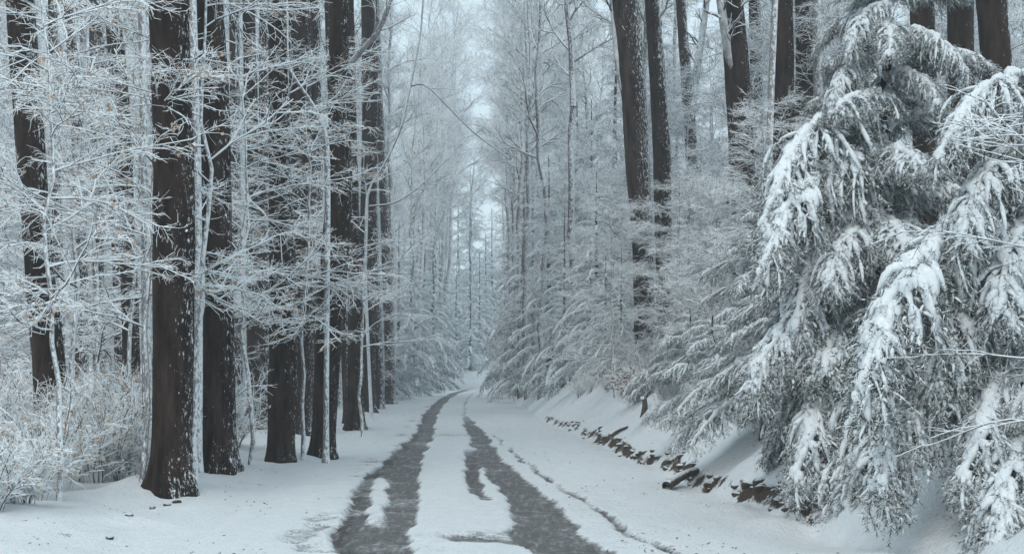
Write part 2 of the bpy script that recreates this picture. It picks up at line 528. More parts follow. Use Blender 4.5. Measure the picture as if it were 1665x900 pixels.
def build_road():
    y = np.concatenate([np.arange(-10, 9, 0.5), np.arange(9, 30, 0.06), np.arange(30, 60, 0.15), np.arange(60, 150, 0.6)])
    s = np.arange(-2.6, 2.601, 0.035)
    Y, S = np.meshgrid(y, s, indexing='ij')
    p = np.stack([S, Y, np.zeros_like(S)], -1)
    wob = 0.09 * fbm(p * np.array([0.0, 0.6, 0]) + 5, 2, 5) + 0.05 * fbm(p * np.array([2.5, 2.2, 0]), 2, 6)
    Sw = S + wob
    left = band(Sw, Y, [(-10, -1.2, -.5), (12, -1.14, -.46), (14.5, -1.26, -.48), (18.2, -1.36, -.50), (24.4, -1.16, -.50), (37, -.90, -.43), (64, -1.0, -.42), (101, -1.1, -.45), (125, -1.1, -.4)], 0.06)
    isl = band(Sw, Y, [(14, -.98, -.82), (16, -1.05, -.86), (19, -1.12, -.92), (22, -1.06, -1.0)], 0.05, (13.6, 15.0), (22, 19.5))
    left = left * (1 - 0.95 * isl)
    right = band(Sw, Y, [(-10, .5, 1.2), (12, .50, 1.20), (14.5, .50, 1.14), (18.2, .58, 1.10), (24.4, .42, .90), (37, .40, .84), (44, .40, .75), (52, .5, .62), (79, .5, .66), (120, .5, .7)], 0.06)
    right = right * (1 - 0.45 * sstep(42, 50, Y))
    inner = band(Sw, Y, [(16, .20, .38), (18.2, .16, .36), (22, .20, .42), (26, .25, .6)], 0.05, (16.2, 17.6), (30, 26))
    line = band(Sw, Y, [(11, 1.70, 1.80), (12.4, 1.60, 1.72), (16, 1.42, 1.53), (21.5, 1.26, 1.36), (34, .96, 1.04)], 0.05, None, (36, 33)) * 0.95
    line = line * np.where(Y > 20, 1.0, 0.85) * (0.75 + 0.4 * sstep(-0.2, 0.3, fbm(p * np.array([0.3, 0.55, 0]), 2, 8)))
    fn = fbm(p * np.array([1.6, 0.9, 0]), 3, 9)
    smear = band(Sw, Y, [(12.2, -.15, .6), (13.4, -.1, .6)], 0.14, (12.2, 12.7), (13.8, 13.0)) * 0.62 * sstep(-0.5, 0.3, fn)
    smear2 = band(Sw, Y, [(16, -1.75, -1.2), (19, -1.75, -1.3), (26, -1.45, -1.1), (33, -1.4, -0.9)], 0.25) * sstep(-0.1, 0.5, fn) * 0.5
    edgel = band(Sw, Y, [(10, -1.7, -1.55), (14, -1.8, -1.4)], 0.12, (12.1, 12.4), (13.2, 12.8)) * sstep(-0.2, 0.4, fn) * 0.42
    cross = band(Sw, Y, [(33, -.5, .45), (36, -.5, .45)], 0.1, (33.2, 33.8), (35.4, 34.6)) * 0.5
    bare = np.clip(np.maximum.reduce([left, right, inner, line, smear, smear2, edgel, cross]), 0, 1)
    bare = bare * (0.80 + 0.3 * fn) * sstep(132, 114, Y)
    bare = bare + 0.26 * sstep(0.0, 0.6, fbm(p * np.array([2.0, 3.5, 0]), 3, 14)) * (np.abs(S) < 1.9)
    snowh = road_snow(S, Y) + 0.012 * fbm(p * np.array([5, 4, 0]), 2, 13) * sstep(2.35, 1.9, np.abs(S)) + 0.004
    Z = snowh * (1 - sstep(0.3, 0.6, bare)) + 0.012 * fbm(p * 3, 2, 12) * sstep(0.3, 0.6, bare)
    Z = Z - 0.03 * sstep(2.42, 2.6, np.abs(S)) - 0.012 * sstep(2.3, 2.5, np.abs(S))
    X = xc(Y) + S
    Z = Z + far_rise(X, Y)
    g = Geo()
    ny, ns = Y.shape
    idx = np.arange(ny * ns).reshape(ny, ns)
    q = np.stack([idx[:-1, :-1], idx[:-1, 1:], idx[1:, 1:], idx[1:, :-1]], -1).reshape(-1, 4)
    g.add(np.stack([X, Y, Z], -1), quads=q)
    o = g.build('road', [M['road']])
    wet = band(Sw, Y, [(-10, -1.3, -1.0), (12, -1.2, -1.0), (14.5, -1.34, -1.1), (18.2, -1.44, -1.16), (24.4, -1.22, -.95), (37, -.95, -.75), (64, -1.0, -.8), (101, -1.1, -.9)], 0.06)
    wet = np.maximum(wet, 0.8 * band(Sw, Y, [(15, .12, .36), (22, .14, .40), (26, .25, .5)], 0.06, (16, 17), (27, 25)))
    wet = np.maximum(wet, 0.9 * line) * (0.7 + 0.6 * fn)
    aw = o.data.attributes.new('wet', 'FLOAT', 'POINT')
    aw.data.foreach_set('value', np.clip(wet, 0, 1).ravel().astype(np.float32))
    at = o.data.attributes.new('bare', 'FLOAT', 'POINT')
    at.data.foreach_set('value', bare.ravel().astype(np.float32))
    tag(o, kind='structure')

build_ground()
build_road()

# haze: the snow-laden air of the wood
def build_haze():
    x0, x1, y0, y1, z0, z1 = -122, 168, -22, 268, -2.2, 46
    V = np.array([[x, y, z] for z in (z0, z1) for y in (y0, y1) for x in (x0, x1)], float)
    q = [[0, 2, 3, 1], [4, 5, 7, 6], [0, 1, 5, 4], [2, 6, 7, 3], [0, 4, 6, 2], [1, 3, 7, 5]]
    g = Geo(); g.add(V, quads=np.array(q))
    m = bpy.data.materials.new('haze'); m.use_nodes = True
    nt = m.node_tree; nt.nodes.clear()
    out = nt.nodes.new('ShaderNodeOutputMaterial'); vol = nt.nodes.new('ShaderNodeVolumePrincipled')
    vol.inputs['Color'].default_value = (0.86, 0.92, 0.96, 1)
    vol.inputs['Density'].default_value = HAZE_DENSITY
    vol.inputs['Anisotropy'].default_value = 0.0
    nt.links.new(vol.outputs[0], out.inputs['Volume'])
    o = g.build('haze', [m], smooth=False)
    tag(o, kind='stuff')
if HAZE_DENSITY > 0:
    build_haze()

# ------------------------------------------------------------------ tree makers
def crown_mesh(seed, H=15.0, r0=0.16, spread=4.2, n1=26, n2=9, n3=7, n4=5, lowstart=0.06):
    """the bare, frosted crown of a tall forest tree: leader, limbs, branches, twigs and sprigs"""
    r = np.random.default_rng(seed)
    g = Geo()
    n = 12
    z = np.linspace(0, H, n)
    P = np.stack([np.cumsum(r.normal(0, 0.10, n)), np.cumsum(r.normal(0, 0.10, n)), z], -1); P[0, :2] = 0
    P[:, :2] -= P[0, :2]
    R = r0 * (1 - 0.85 * (z / H))
    g.tubes(P, R, 8, 0)
    P1, R1 = spawn(P[None], R[None], n1, lowstart, 0.98, (0.7, 1.25), (spread * 0.7, spread * 1.15), 7, 0.15, 0.03, 0.14, 0.45, 0.02, 0.25, 0, 0.55, r)
    g.tubes(P1, R1, 5, 1); g.tubes(P1, R1 * 0.9, 5, 2, lift=0.55, squash=0.7)
    P2, R2 = spawn(P1, R1, n2, 0.15, 1.0, (0.5, 1.1), (spread * 0.28, spread * 0.5), 5, 0.05, 0.04, 0.16, 0.6, 0.010, 0.4, 0.4, 0.45, r)
    g.tubes(P2, R2, 4, 1); g.tubes(P2, R2 * 0.95, 4, 2, lift=0.6)
    P3, R3 = spawn(P2, R2, n3, 0.1, 1.0, (0.5, 1.1), (0.5, 0.95), 4, 0.0, 0.06, 0.18, 0.7, 0.0075, 0.5, 0.4, 0.4, r)
    g.tubes(P3, R3, 3, 3)
    P4, R4 = spawn(P3, R3, n4, 0.1, 1.0, (0.5, 1.2), (0.2, 0.5), 3, 0.0, 0.06, 0.2, 0.8, 0.006, 0.5, 0.2, 0.3, r)
    g.tubes(P4, R4, 3, 3)
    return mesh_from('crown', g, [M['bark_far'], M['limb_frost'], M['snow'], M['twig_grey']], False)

def understory_mesh(seed, H=7.0, r0=0.05, spread=2.3, n1=36, n2=9, n3=7, n4=4, nleaf=500, z0=0.10, fine=1.0, crown_only=True, leafmat='leaf', thick=0.0):
    """a young wood tree: thin trunk with flat tiers of snow-laden branches; returns trunk and crown meshes"""
    r = np.random.default_rng(seed)
    n = 14
    z = np.linspace(-0.1, H, n)
    P = np.stack([np.cumsum(r.normal(0, 0.05, n)), np.cumsum(r.normal(0, 0.05, n)), z], -1); P[:, :2] -= P[0, :2]
    R = r0 * (1 - 0.8 * (z / H).clip(0))
    gt = Geo(); gt.tubes(P, R, 9, 0)
    g = Geo()
    P1, R1 = spawn(P[None], R[None], n1, z0, 0.98, (1.05, 1.6), (spread * 0.65, spread * 1.15), 8, 0.05, 0.025, 0.10, 0.42, 0.009, 0.3, 0, 0.5, r)
    g.tubes(P1, R1, 5, 0); g.tubes(P1, R1 * 0.9 + 0.004 + thick, 5, 1, lift=0.7, squash=0.8, noise=0.5 if thick else 0, nscale=9)
    P2, R2 = spawn(P1, R1, n2, 0.12, 1.0, (0.5, 1.0), (spread * 0.25, spread * 0.48), 5, 0.0, 0.03, 0.12, 0.6, 0.006 * fine, 0.4, 0.85, 0.5, r)
    g.tubes(P2, R2, 4, 0); g.tubes(P2, R2 * 0.9 + 0.003 * fine + thick * 0.6, 4, 1, lift=0.8)
    P3, R3 = spawn(P2, R2, n3, 0.1, 1.0, (0.5, 1.1), (0.22, 0.48), 4, 0.0, 0.05, 0.15, 0.7, 0.005 * fine, 0.5, 0.8, 0.4, r)
    g.tubes(P3, R3, 3, 2)
    if n4:
        P4, R4 = spawn(P3, R3, n4, 0.1, 1.0, (0.5, 1.2), (0.10, 0.24), 3, 0.0, 0.06, 0.2, 0.8, 0.0045 * fine, 0.6, 0.5, 0.3, r)
        g.tubes(P4, R4, 3, 2)
    if nleaf:
        leaves(g, P3, nleaf, 0.075, 3, r)
    tm = mesh_from('trunk', gt, [M['bark_pale']], True)
    cm = mesh_from('crown', g, [M['twig'], M['snow'], M['twig_fine'], M[leafmat]], False)
    return tm, cm

def shrub_mesh(seed, H=1.3, n1=14, nleaf=220, leafmat='leaf', spread=0.55):
    r = np.random.default_rng(seed)
    n = 7
    az = r.random(n1) * 2 * np.pi; lean = r.uniform(0.1, spread, n1)
    D = norm(np.stack([np.cos(az) * lean, np.sin(az) * lean, np.ones(n1)], -1))
    P = np.zeros((n1, n, 3)); P[:, 0] = np.stack([np.cos(az), np.sin(az), 0 * az], -1) * r.uniform(0, 0.18, n1)[:, None]
    P[:, 0, 2] = -0.06
    L = r.uniform(0.6, 1.1, n1) * H
    for i in range(1, n):
        P[:, i] = P[:, i - 1] + D * (L / (n - 1))[:, None]
        D = norm(D + r.normal(0, 0.12, (n1, 3)) + np.stack([np.cos(az) * 0.06, np.sin(az) * 0.06, -0.05 + 0 * az], -1))
    R = np.linspace(0.012, 0.005, n)[None] * r.uniform(0.7, 1.2, n1)[:, None]
    gs = Geo(); gs.tubes(P, R, 4, 0)
    g = Geo()
    P2, R2 = spawn(P, R, 9, 0.15, 1, (0.5, 1.1), (0.22 * H, 0.42 * H), 5, 0.1, 0.06, 0.14, 0.7, 0.005, 0.5, 0, 0.4, r)
    g.tubes(P2, R2, 3, 0); g.tubes(P2, R2 * 0.8 + 0.003, 3, 1, lift=0.9)
    P3, R3 = spawn(P2, R2, 6, 0.1, 1, (0.5, 1.1), (0.09 * H, 0.2 * H), 3, 0.0, 0.08, 0.18, 0.8, 0.0042, 0.5, 0, 0.4, r)
    g.tubes(P3, R3, 3, 0)
    if nleaf: leaves(g, P3, nleaf, 0.06, 2, r)
    return mesh_from('stems', gs, [M['twig']], False), mesh_from('twigs', g, [M['twig_fine'], M['snow'], M[leafmat]], False)

def bough_geo(seed, nb=26, nsub=7, nneed=14, detail=1.0, pendul=0.55, snowy=1.0, L=1.0, bend=None, ridge=1.0):
    """one drooping evergreen bough of unit length along +X: returns (wood + needles, snow) geometry"""
    r = np.random.default_rng(seed)
    n = 16
    t = np.linspace(0, 1, n)
    bend = r.uniform(0.45, 1.05) if bend is None else bend
    P = np.stack([t * (1 - 0.22 * bend * t * t), np.cumsum(r.normal(0, 0.016, n)) + r.normal(0, 0.12) * t ** 2, 0.14 * t - bend * 0.78 * t ** 2.1], -1) * L
    P[:, 1] -= P[0, 1]
    R = 0.011 * (1 - 0.75 * t) * L
    gg, gsn = Geo(), Geo()
    gg.tubes(P, R, 5, 0)
    # side branchlets on both sides, flat then hanging
    tb = (np.arange(nb) + r.random(nb)) / nb * 0.90 + 0.08
    tb = np.repeat(tb, 2); sd = np.tile([1, -1], nb)
    K = len(tb)
    x = tb * (n - 1); i = np.clip(x.astype(int), 0, n - 2); f = (x - i)[:, None]
    B0 = P[i] * (1 - f) + P[i + 1] * f
    T = norm(P[i + 1] - P[i])
    side = np.stack([np.zeros(K), sd.astype(float), np.zeros(K)], -1)
    D = norm(T * r.uniform(0.45, 0.9, K)[:, None] + side * r.uniform(0.6, 1.0, K)[:, None] + r.normal(0, 0.12, (K, 3)))
    Lb = (0.10 + 0.34 * np.sin(np.pi * np.clip(tb * 0.85 + 0.12, 0, 1)) ** 0.8 * (1 - 0.35 * tb)) * r.uniform(0.65, 1.2, K) * L
    nn = 7
    PB = np.zeros((K, nn, 3)); PB[:, 0] = B0
    for j in range(1, nn):
        PB[:, j] = PB[:, j - 1] + D * (Lb / (nn - 1))[:, None]
        D = norm(D + np.array([0, 0, -pendul * 0.42]) + r.normal(0, 0.12, (K, 3)))
    RB = np.linspace(0.0042, 0.0018, nn)[None] * np.ones((K, 1)) * L
    gg.tubes(PB, RB, 3, 0)
    PS, RS = spawn(PB, RB, nsub, 0.12, 1.0, (0.5, 1.0), (0.07 * L, 0.14 * L), 4, -0.1, 0.16, 0.12, 0.8, 0.0016 * L, 0.6, 0.7, 0.35, r)
    # needles
    def needles(Q, m, ln, wd):
        K2, n2, _ = Q.shape
        tt = r.random((K2, m)) * (n2 - 1); ii = np.clip(tt.astype(int), 0, n2 - 2); ff = (tt - ii)[..., None]
        mi = np.arange(K2)[:, None]
        b = Q[mi, ii] * (1 - ff) + Q[mi, ii + 1] * ff
        Td = norm(Q[mi, ii + 1] - Q[mi, ii])
        d = norm(Td * 0.75 + r.normal(0, 0.55, (K2, m, 3)))
        w = norm(np.cross(d, r.normal(0, 1, (K2, m, 3)))) * wd
        l = (r.uniform(0.6, 1.2, (K2, m)) * ln)[..., None]
        V = np.stack([b - w, b + w, b + d * l], 2).reshape(-1, 3)
        gg.add(V, tris=np.arange(len(V)).reshape(-1, 3), mat=1)
    needles(PS, nneed, 0.024 * L / detail ** 0.3, 0.0017 * L / detail)
    needles(PB, int(nneed * 2), 0.024 * L / detail ** 0.3, 0.0017 * L / detail)
    # snow: a lumpy ridge on the spine, strands on the branchlets
    def lumps(Q, rad, k, gap, seed2, lift, taper):
        K2, n2, _ = Q.shape
        dn = 1.25 * fbm(Q.reshape(-1, 3) / L * (22 if detail >= 1 else 9) + seed2, 2, seed2).reshape(K2, n2)
        prof = np.clip(0.55 + 0.75 * dn + gap, 0.08, 1.4)
        prof = prof * np.linspace(1, taper, n2)[None]
        prof[:, 0] *= 0.4; prof[:, -1] *= 0.15
        gsn.tubes(Q, prof * rad, k, 0, lift=lift, squash=0.8, noise=0.55, nscale=26 / L, seed=seed2)
    def dense(Q, m):
        n2 = Q.shape[1]; tt = np.linspace(0, n2 - 1, m); ii = np.clip(tt.astype(int), 0, n2 - 2); ff = (tt - ii)[None, :, None]
        return Q[:, ii] * (1 - ff) + Q[:, ii + 1] * ff
    kk = 8 if detail >= 1 else 5
    lumps(dense(P[None], int(44 * detail) + 10), 0.050 * ridge * L * snowy, kk, 0.35, seed + 1, 0.4, 0.5)
    def puffs(Q, lo, hi, prob, rad, m2, sides, sq, sd_):
        q = Q[r.random(len(Q)) < prob]
        n2 = q.shape[1]
        c0 = r.uniform(lo, hi, len(q)); wd = r.uniform(0.28, 0.5, len(q))
        tt = (c0[:, None] + wd[:, None] * np.linspace(0, 1, m2)[None]).clip(0, 0.999) * (n2 - 1)
        ii = np.clip(tt.astype(int), 0, n2 - 2); ff = (tt - ii)[..., None]; mi = np.arange(len(q))[:, None]
        Q2 = q[mi, ii] * (1 - ff) + q[mi, ii + 1] * ff
        pr = np.sin(np.linspace(0.12, np.pi - 0.05, m2))[None] ** 0.6 * r.uniform(0.45, 1.2, (len(q), 1))
        gsn.tubes(Q2, pr * rad * L * snowy, sides, 0, lift=0.5, squash=sq, noise=0.8, nscale=34 / L, seed=sd_)
    if detail >= 0.85:
        puffs(PB, 0.0, 0.15, 0.85, 0.019, 7, 6, 0.65, seed + 8)
        puffs(PB, 0.25, 0.45, 0.7, 0.016, 6, 6, 0.65, seed + 9)
        puffs(PB, 0.5, 0.65, 0.4, 0.012, 5, 5, 0.7, seed + 10)
        puffs(PS, 0.0, 0.35, 0.55, 0.0072, 5, 4, 0.75, seed + 11)
    else:
        lumps(dense(PB, 6), 0.0150 * L * snowy, 4, -0.02, seed + 2, 0.6, 0.28)
        lumps(PS[r.random(len(PS)) < 0.62], 0.0062 * L * snowy, 3, 0.0, seed + 3, 0.8, 0.4)
    return gg, gsn

def transform_geo(dst, src, mats_map, mat4, ):
    V = np.concatenate(src.v)
    Mx = np.array(mat4)
    W = V @ Mx[:3, :3].T + Mx[:3, 3]
    q = np.concatenate(src.q) if src.q else None; t = np.concatenate(src.t) if src.t else None
    base = dst.n
    dst.v.append(W.astype(np.float32))
    if q is not None:
        dst.q.append(q + base); dst.qm.append(np.array(mats_map)[np.concatenate(src.qm)].astype(np.int32))
    if t is not None:
        dst.t.append(t + base); dst.tm.append(np.array(mats_map)[np.concatenate(src.tm)].astype(np.int32))
    dst.n += len(V)

def conifer_mesh(seed, boughs, H=13.0, base_len=3.0, nb=70, z0=0.3, power=0.8):
    """a whole distant evergreen: trunk mesh and crown mesh made of many drooping boughs"""
    r = np.random.default_rng(seed)
    gt = Geo()
    z = np.linspace(-0.2, H, 10)
    P = np.stack([r.normal(0, 0.03, 10), r.normal(0, 0.03, 10), z], -1)
    gt.tubes(P, 0.02 + 0.014 * (H - z), 8, 0)
    g = Geo()
    for k in range(nb):
        h = z0 + (H - z0 - 0.15) * ((k + r.random()) / nb) ** 1.1
        L = base_len * (1 - h / H) ** power * r.uniform(0.75, 1.15) + 0.25
        a = k * 2.39996 + r.normal(0, 0.25)
        mat = Matrix.Translation((0, 0, h)) @ Matrix.Rotation(a, 4, 'Z') @ Matrix.Rotation(-0.25 * (h / H) + r.normal(0.05, 0.1), 4, 'Y') @ Matrix.Scale(L, 4)
        gg, gs = boughs[r.integers(len(boughs))]
        transform_geo(g, gg, [0, 1], mat)
        transform_geo(g, gs, [2, 2], mat)
    return mesh_from('trunk', gt, [M['bark_mid']], True), mesh_from('crown', g, [M['twig'], M['needle_mid'], M['snow']], False)

def big_trunk(name_parent, path, radii, mat, kseg=26, seed=0, flare=0.42, furrow=0.06, zcut=9.0, name='trunk'):
    """a furrowed trunk that follows the given polyline (local coordinates), flared at the foot"""
    path = np.asarray(path, float); radii = np.asarray(radii, float)
    zs = path[:, 2]
    zz = np.concatenate([np.arange(zs[0], min(zs[-1], zcut), 0.09), np.arange(min(zs[-1], zcut), zs[-1] + 0.01, 0.4)])
    P = np.stack([np.interp(zz, zs, path[:, 0]), np.interp(zz, zs, path[:, 1]), zz], -1)
    if len(zz) > 12:
        ks = np.ones(9) / 9
        for c in (0, 1):
            P[:, c] = np.convolve(np.pad(P[:, c], 4, mode='edge'), ks, 'valid')
    R = np.interp(zz, zs, radii)
    hz = (zz - max(zs[0], 0.0) - 0.0).clip(0)
    a = np.arange(kseg) * 2 * np.pi / kseg
    lob = 0.5 + 0.5 * np.cos(a * 5 + seed * 1.7 + 0.6 * np.sin(a * 2 + seed))
    R2 = R[:, None] * (1 + flare * np.exp(-hz / 0.22)[:, None] * (0.45 + 0.9 * lob[None]))
    ca = np.stack([np.cos(a), np.sin(a)], -1)
    q = np.concatenate([np.broadcast_to(ca[None] * 3.2, (len(zz), kseg, 2)), np.broadcast_to(zz[:, None, None] * 0.9, (len(zz), kseg, 1))], -1)
    R2 = R2 * (1 + furrow * (1 - 2 * np.abs(fbm(q * 1.5, 3, 100 + seed))) + 0.11 * fbm(q * np.array([.4, .4, .7]), 2, 200 + seed))
    V = P[:, None, :].repeat(kseg, 1)
    V[..., 0] += R2 * ca[None, :, 0]; V[..., 1] += R2 * ca[None, :, 1]
    idx = np.arange(len(zz) * kseg).reshape(len(zz), kseg)
    nx = np.roll(idx, -1, 1)
    g = Geo(); g.add(V, quads=np.stack([idx[:-1], nx[:-1], nx[1:], idx[1:]], -1).reshape(-1, 4))
    return g.build(name, [mat], name_parent), P, R

# shared crown and tree meshes
CROWNS = [crown_mesh(100 + i, H=15 + i % 3, spread=4.0 + 0.4 * (i % 3)) for i in range(4)]
LIGHT_CROWNS = [crown_mesh(140 + i, H=14, spread=3.6, n1=18, n2=6, n3=5, n4=3, lowstart=0.1) for i in range(2)]
UNDER = [understory_mesh(200 + i, H=6.5 + i * 0.7, spread=2.4 + 0.15 * i, nleaf=180 if i % 2 else 60) for i in range(5)]
NEAR = [understory_mesh(220 + i, H=7.5, r0=0.045, spread=2.7, n1=15, n2=7, n3=7, n4=3, nleaf=420, z0=0.30, thick=0.004) for i in range(4)]
SHRUBS = [shrub_mesh(300 + i, H=1.2 + 0.15 * i, nleaf=[120, 260, 420, 200][i]) for i in range(4)]
LOW_BOUGHS = [bough_geo(400 + i, nb=11, nsub=4, nneed=7, detail=0.45, pendul=0.5, snowy=1.15) for i in range(4)]
CONIFERS = [conifer_mesh(450 + i, LOW_BOUGHS, H=12 + i * 1.5, base_len=3.4, nb=78) for i in range(3)]

# ------------------------------------------------------------------ the dark trunks that line the road, each its own tree
def hero_tree(label, path_px, d, mat, seed, group=None, base_v=None, cat='tree', forks=(), crown=None, cscale=1.0, top_extra=1.0, fmat=None):
    """path_px: (u, v, width px) from the foot up, at the distance d (or on the ground under the first row)"""
    u0, v0, w0 = path_px[0]
    if d is None:
        d = ground_hit(u0, v0)
        X0, Z0 = (u0 - CU) / F_PX * d, gz((u0 - CU) / F_PX * d, d)
    else:
        X0 = (u0 - CU) / F_PX * d; Z0 = gz(X0, d)
    t = thing('forest_tree', (X0, d, Z0), label, cat, group)
    pts, rad = [], []
    for (u, v, w) in path_px:
        x, z = px_xz(u, v, d)
        pts.append((x - X0, 0, z - Z0)); rad.append(w / F_PX * d / 2)
    pts = np.array(pts); rad = np.array(rad)
    pts[0, 2] = 0
    r = np.random.default_rng(seed)
    pts[1:, 1] = np.cumsum(r.normal(0, 0.06, len(pts) - 1))
    pts = np.vstack([pts[0] - np.array([0, 0, 0.25]), pts])
    rad = np.concatenate([[rad[0] * 1.05], rad])
    # continue the trunk above the frame
    dirv = (pts[-1] - pts[-2]) / np.linalg.norm(pts[-1] - pts[-2])
    pts = np.vstack([pts, pts[-1] + dirv * top_extra]); rad = np.concatenate([rad, [rad[-1] * 0.93]])
    big_trunk(t, pts, rad, mat, seed=seed, zcut=14 if d < 45 else 6)
    if crown is not None:
        s = rad[-1] / 0.16
        s = min(max(s, 0.75), 1.25)
        obj_from('crown', crown, t, tuple(pts[-1] - np.array([0, 0, 0.05])), (0, 0, r.random() * 6.28), (s, s, s * cscale))
    for fk in forks:
        fp = np.array([(px_xz(u, v, d)[0] - X0, dy, px_xz(u, v, d)[1] - Z0) for (u, v, w, dy) in fk], float)
        fr = np.array([w / F_PX * d / 2 for (u, v, w, dy) in fk])
        tt = np.linspace(0, len(fp) - 1, 24); ii = np.clip(tt.astype(int), 0, len(fp) - 2); ff = (tt - ii)[:, None]
        Q = fp[ii] * (1 - ff) + fp[ii + 1] * ff; RR = fr[ii] * (1 - ff[:, 0]) + fr[ii + 1] * ff[:, 0]
        for c in range(3): Q[2:-2, c] = np.convolve(Q[:, c], np.ones(5) / 5, 'valid')
        g = Geo(); g.tubes(Q, RR, 8, 0, noise=0.1, nscale=4); g.tubes(Q, RR * 0.85, 7, 1, lift=0.5, squash=0.7, noise=0.3, nscale=7)
        P2, R2 = spawn(Q[None], RR[None], 10, 0.2, 1, (0.5, 1.1), (0.6, 1.3), 5, 0.1, 0.03, 0.14, 0.4, 0.007, 0.4, 0, 0.4, r)
        g.tubes(P2, R2, 4, 0); g.tubes(P2, R2 * 0.95, 4, 1, lift=0.7)
        P3, R3 = spawn(P2, R2, 7, 0.2, 1, (0.5, 1.1), (0.3, 0.7), 4, 0.0, 0.05, 0.16, 0.6, 0.006, 0.5, 0, 0.4, r)
        g.tubes(P3, R3, 3, 2)
        g.build('branch', [fmat or M['twig'], M['snow'], M['twig_fine']], t, smooth=True)
    return t

C, LC = CROWNS, LIGHT_CROWNS
DK, MD, FR, PL = M['bark_dark'], M['bark_mid'], M['bark_far'], M['bark_pale']
hero_tree('thick straight dark trunk nearest the road on the left, snow heaped round its foot', [(280, 792, 62), (281, 600, 62), (281, 400, 64), (279, 200, 62), (275, 0, 62), (272, -120, 60)], None, DK, 1, crown=LC[0])
hero_tree('dark straight trunk just right of the thickest left trunk, behind a thin pale stem', [(356, 762, 52), (354, 600, 52), (352, 400, 50), (350, 180, 48), (343, 0, 44), (338, -120, 42)], None, DK, 2, crown=LC[1])
hero_tree('dark trunk leaning left towards its top at the far left edge, crossed by twigs', [(84, 735, 52), (76, 600, 50), (66, 450, 46), (50, 250, 44), (34, 0, 42), (26, -120, 40)], 21.0, DK, 3, crown=LC[0])
hero_tree('pair-standing dark trunk left of two at the roadside, its foot split by snow', [(456, 748, 36), (460, 640, 48), (462, 540, 46), (455, 300, 36), (449, 0, 28), (446, -140, 26)], None, DK, 4, crown=LC[1])
hero_tree('brown trunk slanting right as it rises, right of the roadside pair, with a snowy fork', [(524, 742, 36), (531, 620, 40), (541, 480, 44), (553, 330, 42), (552, 150, 32), (552, 0, 30), (552, -140, 28)], None, DK, 5,
          forks=[[(556, 120, 11, 0), (585, 92, 9, -.2), (620, 60, 8, -.4), (640, 20, 6, -.6), (652, -30, 5, -.7)]], fmat=M['bark_pale'], crown=LC[0])
hero_tree('slim dark trunk standing in the snow right of the slanting brown trunk', [(578, 697, 27), (578, 600, 26), (576, 450, 22), (572, 250, 18), (568, 0, 14), (566, -100, 13)], None, DK, 6, crown=LC[1])
hero_tree('thin dark trunk farthest along the left verge, next to hazy evergreens', [(635, 656, 17), (633, 560, 16), (628, 400, 14), (618, 200, 12), (612, 0, 10), (610, -60, 10)], None, MD, 7, crown=C[0])
hero_tree('straight dark trunk behind the slim roadside trunk, hidden at its foot by snowy branches', [(597, 668, 27), (597, 450, 25), (603, 200, 25), (601, 0, 24), (600, -110, 22)], 52.0, DK, 8, crown=C[1])
hero_tree('dark trunk filling the gap behind the roadside pair, snow speckled', [(487, 702, 36), (488, 500, 36), (489, 250, 34), (486, 0, 31), (485, -110, 30)], 34.0, DK, 9, crown=C[2])
hero_tree('slender dark snow-plastered trunk between the left edge tree and the thickest trunk', [(217, 715, 28), (213, 500, 27), (207, 330, 26), (198, 150, 27), (184, 0, 24), (178, -120, 22)], 29.0, DK, 10, crown=C[3])
hero_tree('thin dark stem leaning against its thicker neighbour high on the left', [(198, 700, 17), (190, 400, 16), (176, 160, 15), (155, 0, 13), (145, -110, 12)], 33.0, MD, 11, crown=LC[0])
hero_tree('thin straight dark trunk right of the left edge tree, veiled by snowy twigs', [(134, 700, 20), (132, 450, 20), (124, 200, 18), (110, 0, 17), (104, -110, 16)], 34.0, MD, 12, crown=C[0])
hero_tree('distant dark trunk seen high between the straight trunk and the roadside pair', [(414, 690, 23), (411, 400, 22), (408, 140, 21), (404, 0, 20), (402, -100, 19)], 42.0, DK, 13, crown=C[1])
hero_tree('thin grey trunk with frosted bark close behind the slanting brown trunk', [(520, 690, 18), (517, 400, 17), (514, 100, 16), (511, -110, 15)], 40.0, MD, 14, crown=C[2])
# arching thin stem over the road on the left
hero_tree('thin snow-dusted tree arching over the road edge, left of the pale sky gap', [(604, 660, 5.5), (594, 450, 5), (598, 310, 4.4), (628, 265, 4), (655, 205, 3.6), (668, 140, 3.3), (684, 60, 3), (690, -20, 2.6), (692, -80, 2.2)], 44.0, M['limb_frost'], 15,
          forks=[[(600, 335, 3, 0), (640, 330, 3, .2), (672, 308, 2.8, .4), (700, 280, 2.4, .6), (724, 252, 2, .8)],
                 [(668, 140, 2.8, 0), (692, 138, 2.8, -.3), (735, 184, 2.8, -.6), (770, 222, 2.5, -.8), (828, 266, 2, -1)]])
for (u0, u1, w, d, lab) in [(100, 84, 17, 36, 'thin dark trunk close behind the left edge tree'), (163, 150, 19, 38, 'thin dark trunk behind the slender snow-plastered trunk, straighter than its neighbour'),
        (386, 380, 18, 39, 'thin dark trunk filling the gap right of the second straight trunk'), (430, 428, 20, 36, 'thin dark trunk close behind the left one of the roadside pair'),
        (507, 500, 20, 44, 'thin dark trunk seen between the roadside pair, farther back'), (618, 590, 15, 58, 'slim dark trunk leaning left beside the thin farthest verge trunk'),
        (566, 530, 14, 42, 'slim dark trunk leaning across behind the slanting brown trunk'), (302, 308, 16, 40, 'thin dark trunk glimpsed between the two straightest trunks')]:
    hero_tree(lab, [(u0, 690, w), (u0 * 0.7 + u1 * 0.3, 400, w * .95), (u0 * 0.3 + u1 * 0.7, 150, w * .9), (u1, -110, w * .8)], d, MD, int(u0), crown=C[int(u0) % 4])
